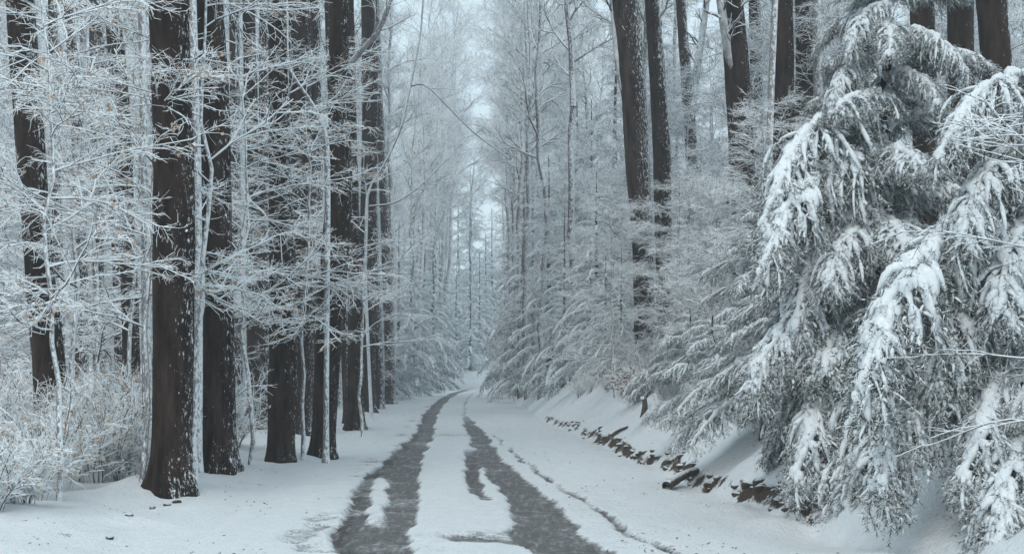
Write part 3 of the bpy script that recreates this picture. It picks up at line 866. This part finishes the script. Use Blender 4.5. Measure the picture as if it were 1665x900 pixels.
# right bank
hero_tree('tall dark trunk on the right bank, thicker and left of a close pair', [(1051, 553, 33), (1046, 420, 33), (1037, 270, 38), (1029, 120, 40), (1018, 0, 44), (1012, -110, 42)], 37.0, MD, 21, crown=C[0],
          forks=[[(1026, 190, 16, 0), (1008, 110, 15, .1), (1000, 20, 14, .2), (996, -70, 12, .3)]])
hero_tree('thinner brown trunk on the right bank, right of a close pair, bare pale bark flank', [(1084, 551, 27), (1079, 420, 26), (1076, 250, 29), (1067, 120, 25), (1058, 0, 22), (1054, -110, 23)], 38.5, MD, 22, crown=C[3])
hero_tree('forked grey trunk behind the close pair on the right bank', [(1130, 540, 20), (1127, 300, 20), (1122, 180, 19), (1108, 40, 16), (1104, -60, 15)], 47.0, MD, 23, crown=C[1],
          forks=[[(1124, 190, 13, 0), (1132, 120, 12, 0), (1143, 50, 11, 0), (1154, -40, 10, 0)]])
hero_tree('thick dark trunk with a narrow leaning fork, mid right behind the snowy slope', [(1216, 520, 44), (1212, 330, 42), (1206, 220, 40), (1198, 100, 38), (1190, 0, 36), (1184, -110, 34)], 31.0, DK, 24, crown=C[2],
          forks=[[(1196, 130, 18, -.05), (1182, 80, 16, -.1), (1172, 20, 14, -.15), (1162, -50, 13, -.2)]])
hero_tree('dark trunk just left of a thin white stem, upper right', [(1278, 480, 36), (1276, 240, 36), (1274, 100, 34), (1272, 0, 33), (1270, -110, 31)], 29.0, DK, 25, crown=C[3])
hero_tree('dark grey trunk half hidden behind its upper right neighbour, beside a white stem', [(1304, 470, 30), (1304, 240, 30), (1305, 100, 29), (1304, 0, 28), (1303, -110, 27)], 33.0, DK, 26, crown=C[0])
hero_tree('grey trunk between two darker trunks behind the small evergreens', [(1238, 500, 20), (1234, 240, 20), (1228, 0, 18), (1225, -110, 17)], 38.0, MD, 27, crown=C[1])
hero_tree('dark broad trunk rising behind the big snowy spruce top', [(1506, 480, 38), (1503, 200, 38), (1497, 0, 36), (1494, -110, 34)], 24.0, DK, 28, crown=LC[0])
hero_tree('dark broad trunk between two others behind the drooping spruce boughs', [(1565, 480, 42), (1563, 200, 41), (1560, 0, 40), (1557, -110, 38)], 25.5, DK, 29, crown=LC[1])
hero_tree('darkest broad trunk at the upper right corner, standing over the arched spruce bough', [(1636, 480, 50), (1632, 200, 48), (1622, 60, 47), (1612, -20, 46), (1604, -130, 44)], 23.0, DK, 30, crown=LC[0])

# thin pale stems
def pale_stem(label, path_px, d, seed, mat=None, crown=None):
    t = hero_tree(label, path_px, d, mat or PL, seed, crown=crown)
    t.name = 'pale_stem_tree'
    return t
pale_stem('thin pale stem close along the left flank of the thickest dark trunk', [(240, 790, 15), (240, 500, 15), (238, 250, 14), (232, 0, 12), (230, -120, 11)], 18.6, 41, crown=LC[1])
pale_stem('thin pale stem in the gap between the two straightest left trunks', [(321, 775, 15), (322, 500, 14), (322, 250, 12), (314, 0, 11), (311, -120, 10)], 20.0, 42, crown=LC[0])
pale_stem('short white stem bent over beside the slanting brown trunk', [(530, 720, 9), (531, 500, 9), (532, 300, 9), (530, 200, 8), (516, 180, 7)], 23.5, 43)
pale_stem('white birch-like stem with a bare flank right of the upper right trunks', [(1338, 500, 15), (1334, 250, 15), (1330, 60, 14), (1328, -110, 13)], 30.0, 44, crown=LC[1])
pale_stem('thin pale stem rising left of the dark upper right trunk', [(1246, 500, 11), (1248, 300, 11), (1254, 120, 10), (1262, -60, 9)], 28.0, 45, crown=LC[0])

# ------------------------------------------------------------------ young trees with tiers of snow-laden branches on the left
def young_tree(label, u, d, k, scale=1.0, rz=0.0, group=None, dz=0.0):
    X = (u - CU) / F_PX * d
    k = k % len(NEAR)
    t = thing('young_tree', (X, d, gz(X, d) - dz), label, 'young tree', group, rz, scale)
    obj_from('trunk', NEAR[k][0], t); obj_from('crown', NEAR[k][1], t)
    return t
GL = 'young trees with layered snowy branches left of the road'
young_tree('young tree with layered snowy branches crossing in front of the two straightest dark trunks', 318, 18.0, 0, 1.0, 0.3, GL)
young_tree('young tree with layered snowy branches before the left edge trunk', 130, 18.5, 2, 0.95, 2.2, GL)
young_tree('young tree with layered snowy branches behind the thickest trunk on its left', 215, 21.5, 3, 0.9, 0.8, GL)
young_tree('young tree with layered snowy branches between the straight trunk and the roadside pair', 405, 22.0, 4, 0.9, 4.0, GL)
young_tree('young tree with layered snowy branches in front of the roadside pair', 492, 23.5, 1, 0.85, 5.2, GL)
young_tree('young tree with layered snowy branches beside the slim roadside trunks', 590, 33.0, 2, 0.9, 3.1, GL)
young_tree('young tree with layered snowy branches farther back behind the roadside pair', 455, 29.0, 0, 1.1, 2.6, GL)

young_tree('young tree with layered snowy branches reaching across the thickest dark trunk', 230, 16.8, 3, 0.82, 1.9, GL)
young_tree('young tree with layered snowy branches low before the shrubs at the left edge', 95, 15.6, 0, 0.78, 3.6, GL)
_x = (1760 - CU) / F_PX * 10.6
t = thing('leafless_sapling', (_x, 10.6, gz(_x, 10.6)), 'leafless sapling at the right edge stretching thin snowy branches over the spruce boughs', 'sapling', None, 2.0, 0.62)
_tm, _cm = understory_mesh(260, H=4.2, r0=0.045, spread=2.6, n1=26, n2=6, n3=4, n4=0, nleaf=0, z0=0.12)
obj_from('trunk', _tm, t); obj_from('crown', _cm, t)

# background young trees, alike in the haze
LABEL_BG = {
    'under_l': 'frosted young tree in the thicket behind the dark trunks, left of the road',
    'under_r': 'frosted young tree in the thicket on top of the right bank',
    'tall_l': 'tall bare snow-dusted tree deep in the wood on the left',
    'tall_r': 'tall bare snow-dusted tree deep in the wood on the right',
    'tall_f': 'tall pale hazy tree closing the view beyond the bend of the road',
    'shrub_l': 'leggy frosted shrub with scattered tan leaves at the left wood edge',
    'shrub_r': 'low frosted shrub on the snowy right bank',
}
def place_under(x, y, k, scale, rz, key):
    t = thing('frosted_young_tree', (x, y, gz(x, y)), LABEL_BG[key], 'young tree', 'young trees in the thicket ' + ('left of the road' if key.endswith('l') else 'on the right bank'), rz, scale)
    obj_from('trunk', UNDER[k][0], t); obj_from('crown', UNDER[k][1], t)

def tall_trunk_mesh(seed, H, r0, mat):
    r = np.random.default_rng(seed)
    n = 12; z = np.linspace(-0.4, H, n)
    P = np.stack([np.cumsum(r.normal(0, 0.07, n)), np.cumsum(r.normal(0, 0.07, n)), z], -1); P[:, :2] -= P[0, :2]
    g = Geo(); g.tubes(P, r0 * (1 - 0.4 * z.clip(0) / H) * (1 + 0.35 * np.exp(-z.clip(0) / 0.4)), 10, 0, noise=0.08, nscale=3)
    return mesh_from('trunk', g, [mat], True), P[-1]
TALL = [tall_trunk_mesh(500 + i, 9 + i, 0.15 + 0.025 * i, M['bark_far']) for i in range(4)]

def place_tall(x, y, k, c, scale, rz, key):
    grp = {'tall_l': 'tall trees deep in the left wood', 'tall_r': 'tall trees deep in the right wood', 'tall_f': 'hazy trees beyond the bend'}[key]
    t = thing('bare_tree', (x, y, gz(x, y)), LABEL_BG[key], 'tree', grp, rz, scale)
    me, top = TALL[k]
    obj_from('trunk', me, t)
    rt = 0.6 * (0.15 + 0.025 * k)
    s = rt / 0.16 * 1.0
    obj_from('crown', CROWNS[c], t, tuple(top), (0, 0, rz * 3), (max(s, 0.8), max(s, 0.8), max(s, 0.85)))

rb = np.random.default_rng(77)
def scatter(n, smin, smax, ymin, ymax, mind, side, frame_margin=3.0, avoid=()):
    pts = []
    tries = 0
    while len(pts) < n and tries < n * 60:
        tries += 1
        y = ymin + (ymax - ymin) * rb.random() ** 0.85
        s = rb.uniform(smin, smax) * side
        x = float(xc(y)) + s
        if abs(x) > 0.364 * y + frame_margin: continue
        if any((x - a) ** 2 + (y - b) ** 2 < mind ** 2 for a, b in pts): continue
        pts.append((x, y))
    return pts

for (x, y) in scatter(54, 5.8, 34, 27, 90, 1.8, -1):
    place_under(x, y, int(rb.integers(5)), rb.uniform(0.8, 1.5), rb.random() * 6.28, 'under_l')
for (x, y) in scatter(52, 5.5, 30, 27, 85, 1.8, 1):
    place_under(x, y, int(rb.integers(5)), rb.uniform(0.7, 1.35), rb.random() * 6.28, 'under_r')
for (sd, y) in [(-4.6, 58), (-3.8, 68), (-3.6, 76), (-4.8, 84), (-3.6, 96), (-3.6, 106), (-6.5, 64), (-7, 78)]:
    place_tall(float(xc(y)) + sd, y, int(rb.integers(4)), int(rb.integers(4)), rb.uniform(0.85, 1.05), rb.random() * 6.28, 'tall_l')
for (sd, y) in [(4.6, 52), (3.7, 58), (3.5, 64), (3.4, 70), (3.3, 76), (3.4, 83), (3.3, 90), (3.5, 98), (3.4, 106), (3.6, 113), (6.6, 70), (7, 50), (7, 92)]:
    place_tall(float(xc(y)) + sd, y, int(rb.integers(4)), int(rb.integers(4)), rb.uniform(0.8, 1.05), rb.random() * 6.28, 'tall_r')
for (sd, y) in [(-4.5, 60), (-4.8, 70), (-4.6, 90)]:
    place_under(float(xc(y)) + sd, y, int(rb.integers(5)), rb.uniform(0.9, 1.2), rb.random() * 6.28, 'under_l')
for (sd, y) in [(4.8, 66), (4.4, 78), (4.6, 90), (5.0, 57), (4.8, 102)]:
    place_under(float(xc(y)) + sd, y, int(rb.integers(5)), rb.uniform(1.0, 1.5), rb.random() * 6.28, 'under_r')
for (x, y) in scatter(46, 6.0, 40, 36, 120, 2.4, -1):
    place_tall(x, y, int(rb.integers(4)), int(rb.integers(4)), rb.uniform(0.85, 1.25), rb.random() * 6.28, 'tall_l')
for (x, y) in scatter(44, 5.0, 40, 42, 120, 2.4, 1):
    place_tall(x, y, int(rb.integers(4)), int(rb.integers(4)), rb.uniform(0.85, 1.25), rb.random() * 6.28, 'tall_r')
for i in range(40):
    y = 124 + 50 * rb.random()
    ub = rb.uniform(690, 850)
    x = (ub - CU) / F_PX * y
    if abs(x - float(xc(y))) < 2.6 or 728 < ub < 792 or i % 3 == 0: continue
    place_tall(x, y, int(rb.integers(4)), int(rb.integers(4)), rb.uniform(1.3, 1.8), rb.random() * 6.28, 'tall_f')
for i in range(60):
    y = 116 + 50 * rb.random() ** 1.3
    x = rb.uniform(-17, 8)
    if abs(x - float(xc(y))) < 3.0: continue
    if i % 3 == 2:
        t = thing('frosted_young_tree', (x, y, gz(x, y)), 'frosted small tree closing the view beyond the bend of the road', 'young tree', 'small trees beyond the bend', i * 1.3, rb.uniform(1.0, 1.6))
        k = i % 5
        obj_from('trunk', UNDER[k][0], t); obj_from('crown', UNDER[k][1], t)
    else:
        place_tall(x, y, int(rb.integers(4)), int(rb.integers(4)), rb.uniform(0.8, 1.3), rb.random() * 6.28, 'tall_f')

for (u, d, k, sc) in [(1105, 33, 1, 0.62), (1000, 36, 3, 0.6), (1160, 29, 0, 0.6), (1235, 27, 2, 0.6), (1060, 42, 4, 0.9)]:
    place_under((u - CU) / F_PX * d, d, k, sc, u * 1.0, 'under_r')
# ------------------------------------------------------------------ evergreens along the road in the middle distance
def conifer(label, s, d, k, scale, rz, group=None):
    x = float(xc(d)) + s
    t = thing('evergreen_tree', (x, d, gz(x, d)), label, 'evergreen', group, rz, scale)
    obj_from('trunk', CONIFERS[k][0], t); obj_from('crown', CONIFERS[k][1], t)
    return t
GC = 'snowy evergreens on the right bank in the middle distance'
LCN = 'hazy snowy evergreen sweeping its boughs down the right bank to the road'
for i, (s, d, k, sc) in enumerate([(4.8, 46, 0, 0.55), (4.3, 53, 1, 0.5), (4.2, 61, 2, 0.66), (3.9, 70, 0, 0.85), (3.9, 82, 1, 0.9), (7.5, 50, 1, 0.85), (7.0, 60, 2, 0.95), (4.0, 96, 2, 1.0), (6.5, 66, 0, 1.0), (6.5, 76, 1, 1.1), (5.6, 90, 0, 1.15)]):
    conifer(LCN, s, d, k, sc, i * 1.7, GC)
GC3 = 'small evergreens on the bank below the paired trunks'
for i, (u, d, k, sc) in enumerate([(985, 44, 0, 0.34), (1010, 39, 1, 0.26), (1120, 34, 2, 0.25), (1165, 31, 0, 0.24), (1105, 41, 1, 0.36), (1185, 37, 2, 0.38), (1250, 33, 0, 0.34), (1140, 46, 2, 0.42), (960, 50, 1, 0.40)]):
    x = (u - CU) / F_PX * d
    conifer('small frosted evergreen on the right bank near the paired trunks', x - float(xc(d)), d, k, sc, i * 1.9, GC3)
GC4 = 'hazy evergreens at the bend'
for i, (u, d, k, sc) in enumerate([(700, 128, 0, 0.7), (722, 142, 1, 0.8), (690, 150, 2, 1.0), (742, 158, 0, 0.9), (765, 150, 2, 0.75), (715, 170, 1, 1.2), (780, 165, 0, 1.0), (675, 132, 1, 0.9), (800, 176, 1, 1.3), (818, 184, 2, 1.4), (790, 168, 0, 1.2), (835, 196, 1, 1.5), (765, 172, 2, 1.5), (745, 185, 0, 1.6), (705, 118, 1, 0.95), (668, 113, 2, 0.85), (690, 124, 0, 1.2)]):
    x = (u - CU) / F_PX * d
    if abs(x - float(xc(d))) < 2.2: x = float(xc(d)) - 2.4
    conifer('pale hazy evergreen standing where the road bends out of sight', x - float(xc(d)), d, k, sc, i * 1.4, GC4)
GC2 = 'snowy evergreens left of the road in the distance'
for i, (s, d, k, sc) in enumerate([(-4.8, 78, 0, 0.75), (-4.0, 90, 1, 0.8), (-3.7, 101, 2, 0.8), (-6.5, 86, 1, 0.9), (-4.6, 70, 2, 0.6)]):
    conifer('dark hazy evergreen crouching beside the distant left verge', s, d, k, sc, i * 2.1, GC2)

# ------------------------------------------------------------------ near snow-laden evergreens on the right bank: every bough a part, its snow a sub-part
HB = []
for i in range(7):
    gg, gs = bough_geo(600 + i, nb=34, nsub=12, nneed=36, detail=1.0, pendul=0.7, snowy=1.15)
    HB.append((mesh_from('bough', gg, [M['twig'], M['needle']], False), mesh_from('snow_cap', gs, [M['bough_snow']], True)))
FB = []
for i in range(4):
    gg, gs = bough_geo(650 + i, nb=20, nsub=7, nneed=16, detail=0.9, pendul=0.5, snowy=1.0)
    FB.append((mesh_from('bough', gg, [M['twig'], M['needle_frost']], False), mesh_from('snow_cap', gs, [M['bough_snow']], True)))

RB = []
for i in range(5):
    gg, gs = bough_geo(680 + i, nb=36, nsub=11, nneed=30, detail=1.0, pendul=1.15, snowy=1.15, bend=0.75, ridge=0.85)
    RB.append((mesh_from('bough', gg, [M['twig'], M['needle']], False), mesh_from('snow_cap', gs, [M['bough_snow']], True)))

def ridge_bough(t, k, a, b):
    """a bough that runs from the point a to the point b, each given as photo column, photo row and distance"""
    A = np.array([px_xz(a[0], a[1], a[2])[0], a[2], px_xz(a[0], a[1], a[2])[1]])
    B = np.array([px_xz(b[0], b[1], b[2])[0], b[2], px_xz(b[0], b[1], b[2])[1]])
    v = B - A
    L = np.linalg.norm(v) / 0.946
    az = math.atan2(v[1], v[0]); tilt = math.atan2(-v[2], math.hypot(v[0], v[1])) - math.radians(28)
    o = A - np.array(t.location)
    return add_bough(t, RB, k, o[2], az, L, tilt, o[0], o[1])

def add_bough(t, lib, k, z, az, L, tilt=0.0, x=0.0, y=0.0):
    b = obj_from('bough', lib[k][0], t, (x, y, z), (0, tilt, az), L)
    obj_from('snow_cap', lib[k][1], b)
    return b

def near_spruce(label, u, d, H, base_len, nb, seed, lib, hero=(), ridges=(), z0=0.25, power=0.75, name='snowy_spruce', r0=0.11):
    X = (u - CU) / F_PX * d
    Z = gz(X, d)
    t = thing(name, (X, d, Z), label, 'spruce')
    r = np.random.default_rng(seed)
    z = np.linspace(-0.3, H, 16)
    g = Geo()
    P = np.stack([r.normal(0, 0.012, 16), r.normal(0, 0.012, 16), z], -1)
    g.tubes(P, (r0 * (1 - 0.9 * z.clip(0) / H)).clip(0.012), 10, 0)
    g.build('trunk', [M['bark_mid']], t)
    for k in range(nb):
        h = z0 + (H - z0 - 0.1) * ((k + 0.5 * r.random()) / nb)
        L = (base_len * (1 - h / H) ** power + 0.25) * r.uniform(0.8, 1.15)
        add_bough(t, lib, int(r.integers(len(lib))), h, k * 2.39996 + r.normal(0, 0.2), L, -0.35 * h / H + r.normal(0.0, 0.12))
    for i, (a, b) in enumerate(ridges):
        ridge_bough(t, i % len(RB), a, b)
    for (zw, az, L, tilt, kk) in hero:
        add_bough(t, lib, kk, zw - Z, math.radians(az), L, math.radians(tilt))
    return t

near_spruce('big snow-laden spruce with heavy drooping boughs on the right bank, its top out of view', 1440, 15.4, 6.6, 1.7, 60, 61, HB,
            hero=[(3.9, 205, 1.5, -4, 1), (4.95, 345, 1.2, -12, 4), (2.2, 215, 1.8, 8, 5), (1.8, 235, 1.9, 12, 1), (2.0, 240, 2.2, 15, 4), (1.9, 256, 2.2, 14, 0), (2.5, 228, 2.2, 10, 3)], power=1.0,
            ridges=[((1450, 160, 15.2), (1238, 375, 14.6)), ((1455, 255, 15.0), (1225, 440, 14.3)), ((1455, 375, 14.8), (1330, 470, 13.9)), ((1450, 330, 15.0), (1290, 560, 14.2)),
                    ((1440, 480, 15.0), (1200, 640, 14.4)), ((1450, 540, 14.9), (1290, 780, 14.0)), ((1470, 590, 14.6), (1395, 820, 13.2)), ((1430, 90, 15.2), (1345, 190, 14.8)),
                    ((1450, 50, 15.2), (1575, 130, 14.7)), ((1440, 640, 14.8), (1345, 865, 13.5)), ((1470, 470, 14.8), (1400, 620, 13.8)), ((1450, 10, 15.2), (1370, 90, 14.8))])
near_spruce('snow-laden spruce at the right edge, arching a white bough towards the road', 1745, 12.4, 2.7, 1.65, 34, 62, HB,
            hero=[(3.9, 215, 1.2, -10, 1), (2.7, 200, 2.0, 4, 0), (2.1, 212, 2.0, 0, 2), (1.9, 228, 1.9, 6, 3), (1.7, 240, 1.7, 8, 6), (1.5, 225, 2.0, 18, 5)], power=0.6,
            ridges=[((1720, 125, 12.3), (1522, 260, 11.8)), ((1720, 320, 12.2), (1380, 640, 11.7)), ((1720, 240, 12.2), (1545, 400, 11.6)), ((1730, 430, 12.2), (1500, 640, 11.5)),
                    ((1720, 520, 12.0), (1410, 800, 11.9)), ((1740, 560, 12.0), (1560, 780, 11.2)), ((1750, 640, 11.8), (1590, 890, 10.9)), ((1740, 350, 12.2), (1600, 520, 11.3))])
near_spruce('small snowy hemlock leaning boughs down the bank left of the big spruce', 1330, 18.0, 3.0, 1.35, 36, 63, FB, name='snowy_hemlock', r0=0.05)
near_spruce('low frosted hemlock draping over the bank foot beside the brown stones', 1240, 18.8, 2.0, 1.25, 34, 64, FB, name='snowy_hemlock', r0=0.04)
near_spruce('frosted hemlock sapling higher on the bank behind the low draping one', 1250, 25.0, 2.8, 1.5, 30, 65, FB, name='snowy_hemlock', r0=0.05)

near_spruce('low frosted hemlock sapling on the bank slope left of the draping hemlock', 1160, 22.5, 1.7, 1.25, 28, 67, FB, name='snowy_hemlock', r0=0.035)
near_spruce('smallest frosted hemlock sapling on the bank, nearest the rusty bush', 1122, 26.5, 1.6, 1.2, 24, 68, FB, name='snowy_hemlock', r0=0.035)

# ------------------------------------------------------------------ shrubs
def shrub(x, y, k, scale, rz, label, group):
    t = thing('frosted_shrub', (x, y, gz(x, y)), label, 'shrub', group, rz, scale)
    obj_from('stems', SHRUBS[k][0], t); obj_from('twigs', SHRUBS[k][1], t)
    return t
rs = np.random.default_rng(5)
cnt = 0
while cnt < 66:
    y = rs.uniform(13.6, 27); s = rs.uniform(-13, -4.0)
    x = float(xc(y)) + s
    u = CU + x / y * F_PX
    if u < -60 or u > 440: continue
    if u > 235 and y < 20.5: continue
    vb = HV + (CAM_H - gz(x, y)) / y * F_PX
    if vb > 855 - 0.36 * u and u < 235: continue
    shrub(x, y, int(rs.integers(4)), rs.uniform(0.6, 1.25) * (0.75 if y < 17 else 1), rs.random() * 6.28, LABEL_BG['shrub_l'], 'frosted shrubs at the left wood edge')
    cnt += 1
for i in range(52):
    y = rs.uniform(21, 42); x = float(xc(y)) + rs.uniform(4.9, 8.0)
    shrub(x, y, int(rs.integers(4)), rs.uniform(0.5, 1.15), rs.random() * 6.28, LABEL_BG['shrub_r'], 'low shrubs on the right bank')
for i in range(44):
    y = rs.uniform(23, 44); x = float(xc(y)) + 3.1 + rs.uniform(0.9, 2.3)
    shrub(x, y, int(rs.integers(4)), rs.uniform(0.28, 0.6), rs.random() * 6.28, LABEL_BG['shrub_r'], 'low shrubs on the right bank')
# the rusty bush on the bank
st, tw = shrub_mesh(350, H=0.9, n1=18, nleaf=900, leafmat='leaf_rust', spread=0.8)
_d = 31.0; _x = (1052 - CU) / F_PX * _d
t = thing('rusty_bush', (_x, _d, gz(_x, _d)), 'low bush with rusty brown leaves on the right bank below the paired trunks', 'bush')
t.scale = (1.7, 1.4, 0.75)
obj_from('stems', st, t); obj_from('twigs', tw, t)

# ------------------------------------------------------------------ stones, a log and sticks at the foot of the bank
def stone_mesh(seed):
    r = np.random.default_rng(seed)
    nu, nv = 14, 9
    a = np.arange(nu) * 2 * np.pi / nu; b = np.linspace(-1, 1, nv) * np.pi / 2 * 0.98
    A, B = np.meshgrid(a, b, indexing='xy')
    D = np.stack([np.cos(A) * np.cos(B), np.sin(A) * np.cos(B), np.sin(B)], -1)
    rad = 1 + 0.45 * fbm(D * 1.3 + seed, 3, seed)
    V = D * rad[..., None] * np.array([0.6, 0.42, 0.32])
    idx = np.arange(nu * nv).reshape(nv, nu); nx = np.roll(idx, -1, 1)
    g = Geo(); g.add(V, quads=np.stack([idx[:-1], nx[:-1], nx[1:], idx[1:]], -1).reshape(-1, 4))
    g.add(np.array([V[0].mean(0)]), None, None)
    return mesh_from('stone', g, [M['stone']], True)
STONES = [stone_mesh(700 + i) for i in range(5)]
def stone(x, y, sc, label, group):
    o = obj_from('stone', STONES[int(rs.integers(5))], None, (x, y, gz(x, y) + 0.05 * sc), (rs.normal(0, .3), rs.normal(0, .3), rs.random() * 6.28), sc)
    tag(o, label, 'stone', group)
for i in range(120):
    y = 13.8 + 25 * rs.random() ** 1.25
    if i > 90: y = rs.uniform(13.8, 16.6)
    if 17.0 < y < 17.9: continue
    x = float(xc(y))
    sf = float(foot_of(np.array([x + 3.1]), np.array([y]))[0])
    stone(x + sf + rs.normal(0.12, 0.07), y, rs.uniform(0.04, 0.15), 'brown stone poking from the snow along the foot of the right bank', 'stones along the bank foot')
for (u, v, sc) in [(210, 838, .10), (248, 826, .08), (272, 822, .09), (287, 818, .10), (178, 876, .08)]:
    d = ground_hit(u, v); stone((u - CU) / F_PX * d, d, sc, 'small dark stone in the snow near the thickest left trunk', 'small dark stones left')

def stick(name, label, uv0, uv1, r, d_off=0.0, cat='stick', snow=True):
    d0, d1 = ground_hit(*uv0), ground_hit(*uv1)
    p0 = np.array([(uv0[0] - CU) / F_PX * d0, d0, 0]); p1 = np.array([(uv1[0] - CU) / F_PX * d1, d1, 0])
    p0[2] = gz(p0[0], p0[1]) + r * 0.6; p1[2] = gz(p1[0], p1[1]) + r * 0.8
    tt = np.linspace(0, 1, 14)[:, None]
    P = p0 * (1 - tt) + p1 * tt
    P[:, 2] += 0.03 * np.sin(tt[:, 0] * 3.1)
    o3 = P[0].copy()
    g = Geo(); g.tubes(P - o3, np.linspace(r, r * 0.75, 14), 9, 0, noise=0.15, nscale=9)
    t = thing(name, tuple(o3), label, cat)
    g.build('wood', [M['stone']], t)
    g2 = Geo(); g2.tubes((P - o3)[1:-1], np.linspace(r, r * 0.7, 12) * 0.75, 7, 0, lift=0.6, noise=0.4, nscale=12); g2.build('snow_cap', [M['snow']], t)
stick('fallen_log', 'short fallen brown log at the foot of the right bank', (1084, 795), (1132, 772), 0.07, cat='log')
stick('fallen_stick', 'dark stick lying on the snowy right bank below the rusty bush', (992, 712), (1020, 697), 0.04)
# a broken stump beneath the rusty bush
_d = ground_hit(1047, 672); _x = (1047 - CU) / F_PX * _d
g = Geo(); zz = np.linspace(-0.1, 0.32, 7); g.tubes(np.stack([0.02 * np.sin(zz * 9), 0 * zz, zz], -1), np.linspace(0.075, 0.05, 7), 9, 0, noise=0.2, nscale=8)
g2 = Geo(); zz2 = np.linspace(0.30, 0.37, 4); g2.tubes(np.stack([0 * zz2 - 0.02, 0 * zz2, zz2], -1), np.array([0.05, 0.06, 0.04, 0.005]), 9, 0)
t = thing('broken_stump', (_x, _d, gz(_x, _d)), 'thin reddish broken stump standing in the snow under the rusty bush', 'stump')
g.build('wood', [M['stone']], t); g2.build('snow_cap', [M['snow']], t)

# ------------------------------------------------------------------ crumbs of bark, leaves and twigs on the snow
def litter():
    r = np.random.default_rng(91)
    n = 1700
    y = 11.5 + 45 * r.random(n) ** 1.8
    sd = np.where(r.random(n) < 0.55, r.uniform(-7, -1.5, n), r.uniform(1.2, 5.2, n))
    x = xc(y) + sd
    keep = fbm(np.stack([x, y, 0 * x], -1) * 0.8, 2, 95) > -0.05
    x, y, sd = x[keep], y[keep], sd[keep]; n = len(x)
    z = np.where(np.abs(sd) < 2.5, ground_z(x, y) + 0.012, ground_z(x, y) + 0.006)
    c = np.stack([x, y, z], -1)
    a = r.random(n) * 6.28
    L = r.uniform(0.006, 0.024, n); W = L * r.uniform(0.2, 0.6, n)
    t = np.stack([np.cos(a), np.sin(a), r.normal(0, 0.25, n)], -1) * L[:, None]
    b = np.stack([-np.sin(a), np.cos(a), r.normal(0, 0.25, n)], -1) * W[:, None]
    up = np.array([0, 0, 1.0]) * (L * 0.35)[:, None]
    V = np.stack([c - t, c + b, c + t, c - b, c + up], 1).reshape(-1, 3)
    i = np.arange(n)[:, None] * 5
    tris = np.concatenate([i + np.array([[0, 3, 4]]), i + np.array([[3, 2, 4]]), i + np.array([[2, 1, 4]]), i + np.array([[1, 0, 4]])])
    g = Geo(); g.add(V, tris=tris)
    m, nt, bs = new_mat('forest_litter')
    nn = noise_node(nt, 3, 2)
    nt.links.new(ramp(nt, nn.outputs['Fac'], [(0.3, (0.05, 0.035, 0.025)), (0.7, (0.20, 0.14, 0.09))]).outputs[0], bs.inputs['Base Color'])
    bs.inputs['Roughness'].default_value = 0.9
    tag(g.build('leaf_litter', [m], smooth=False), 'scattered crumbs of bark and dead leaves on the snow beside the road', 'leaf litter', None, 'stuff')
litter()
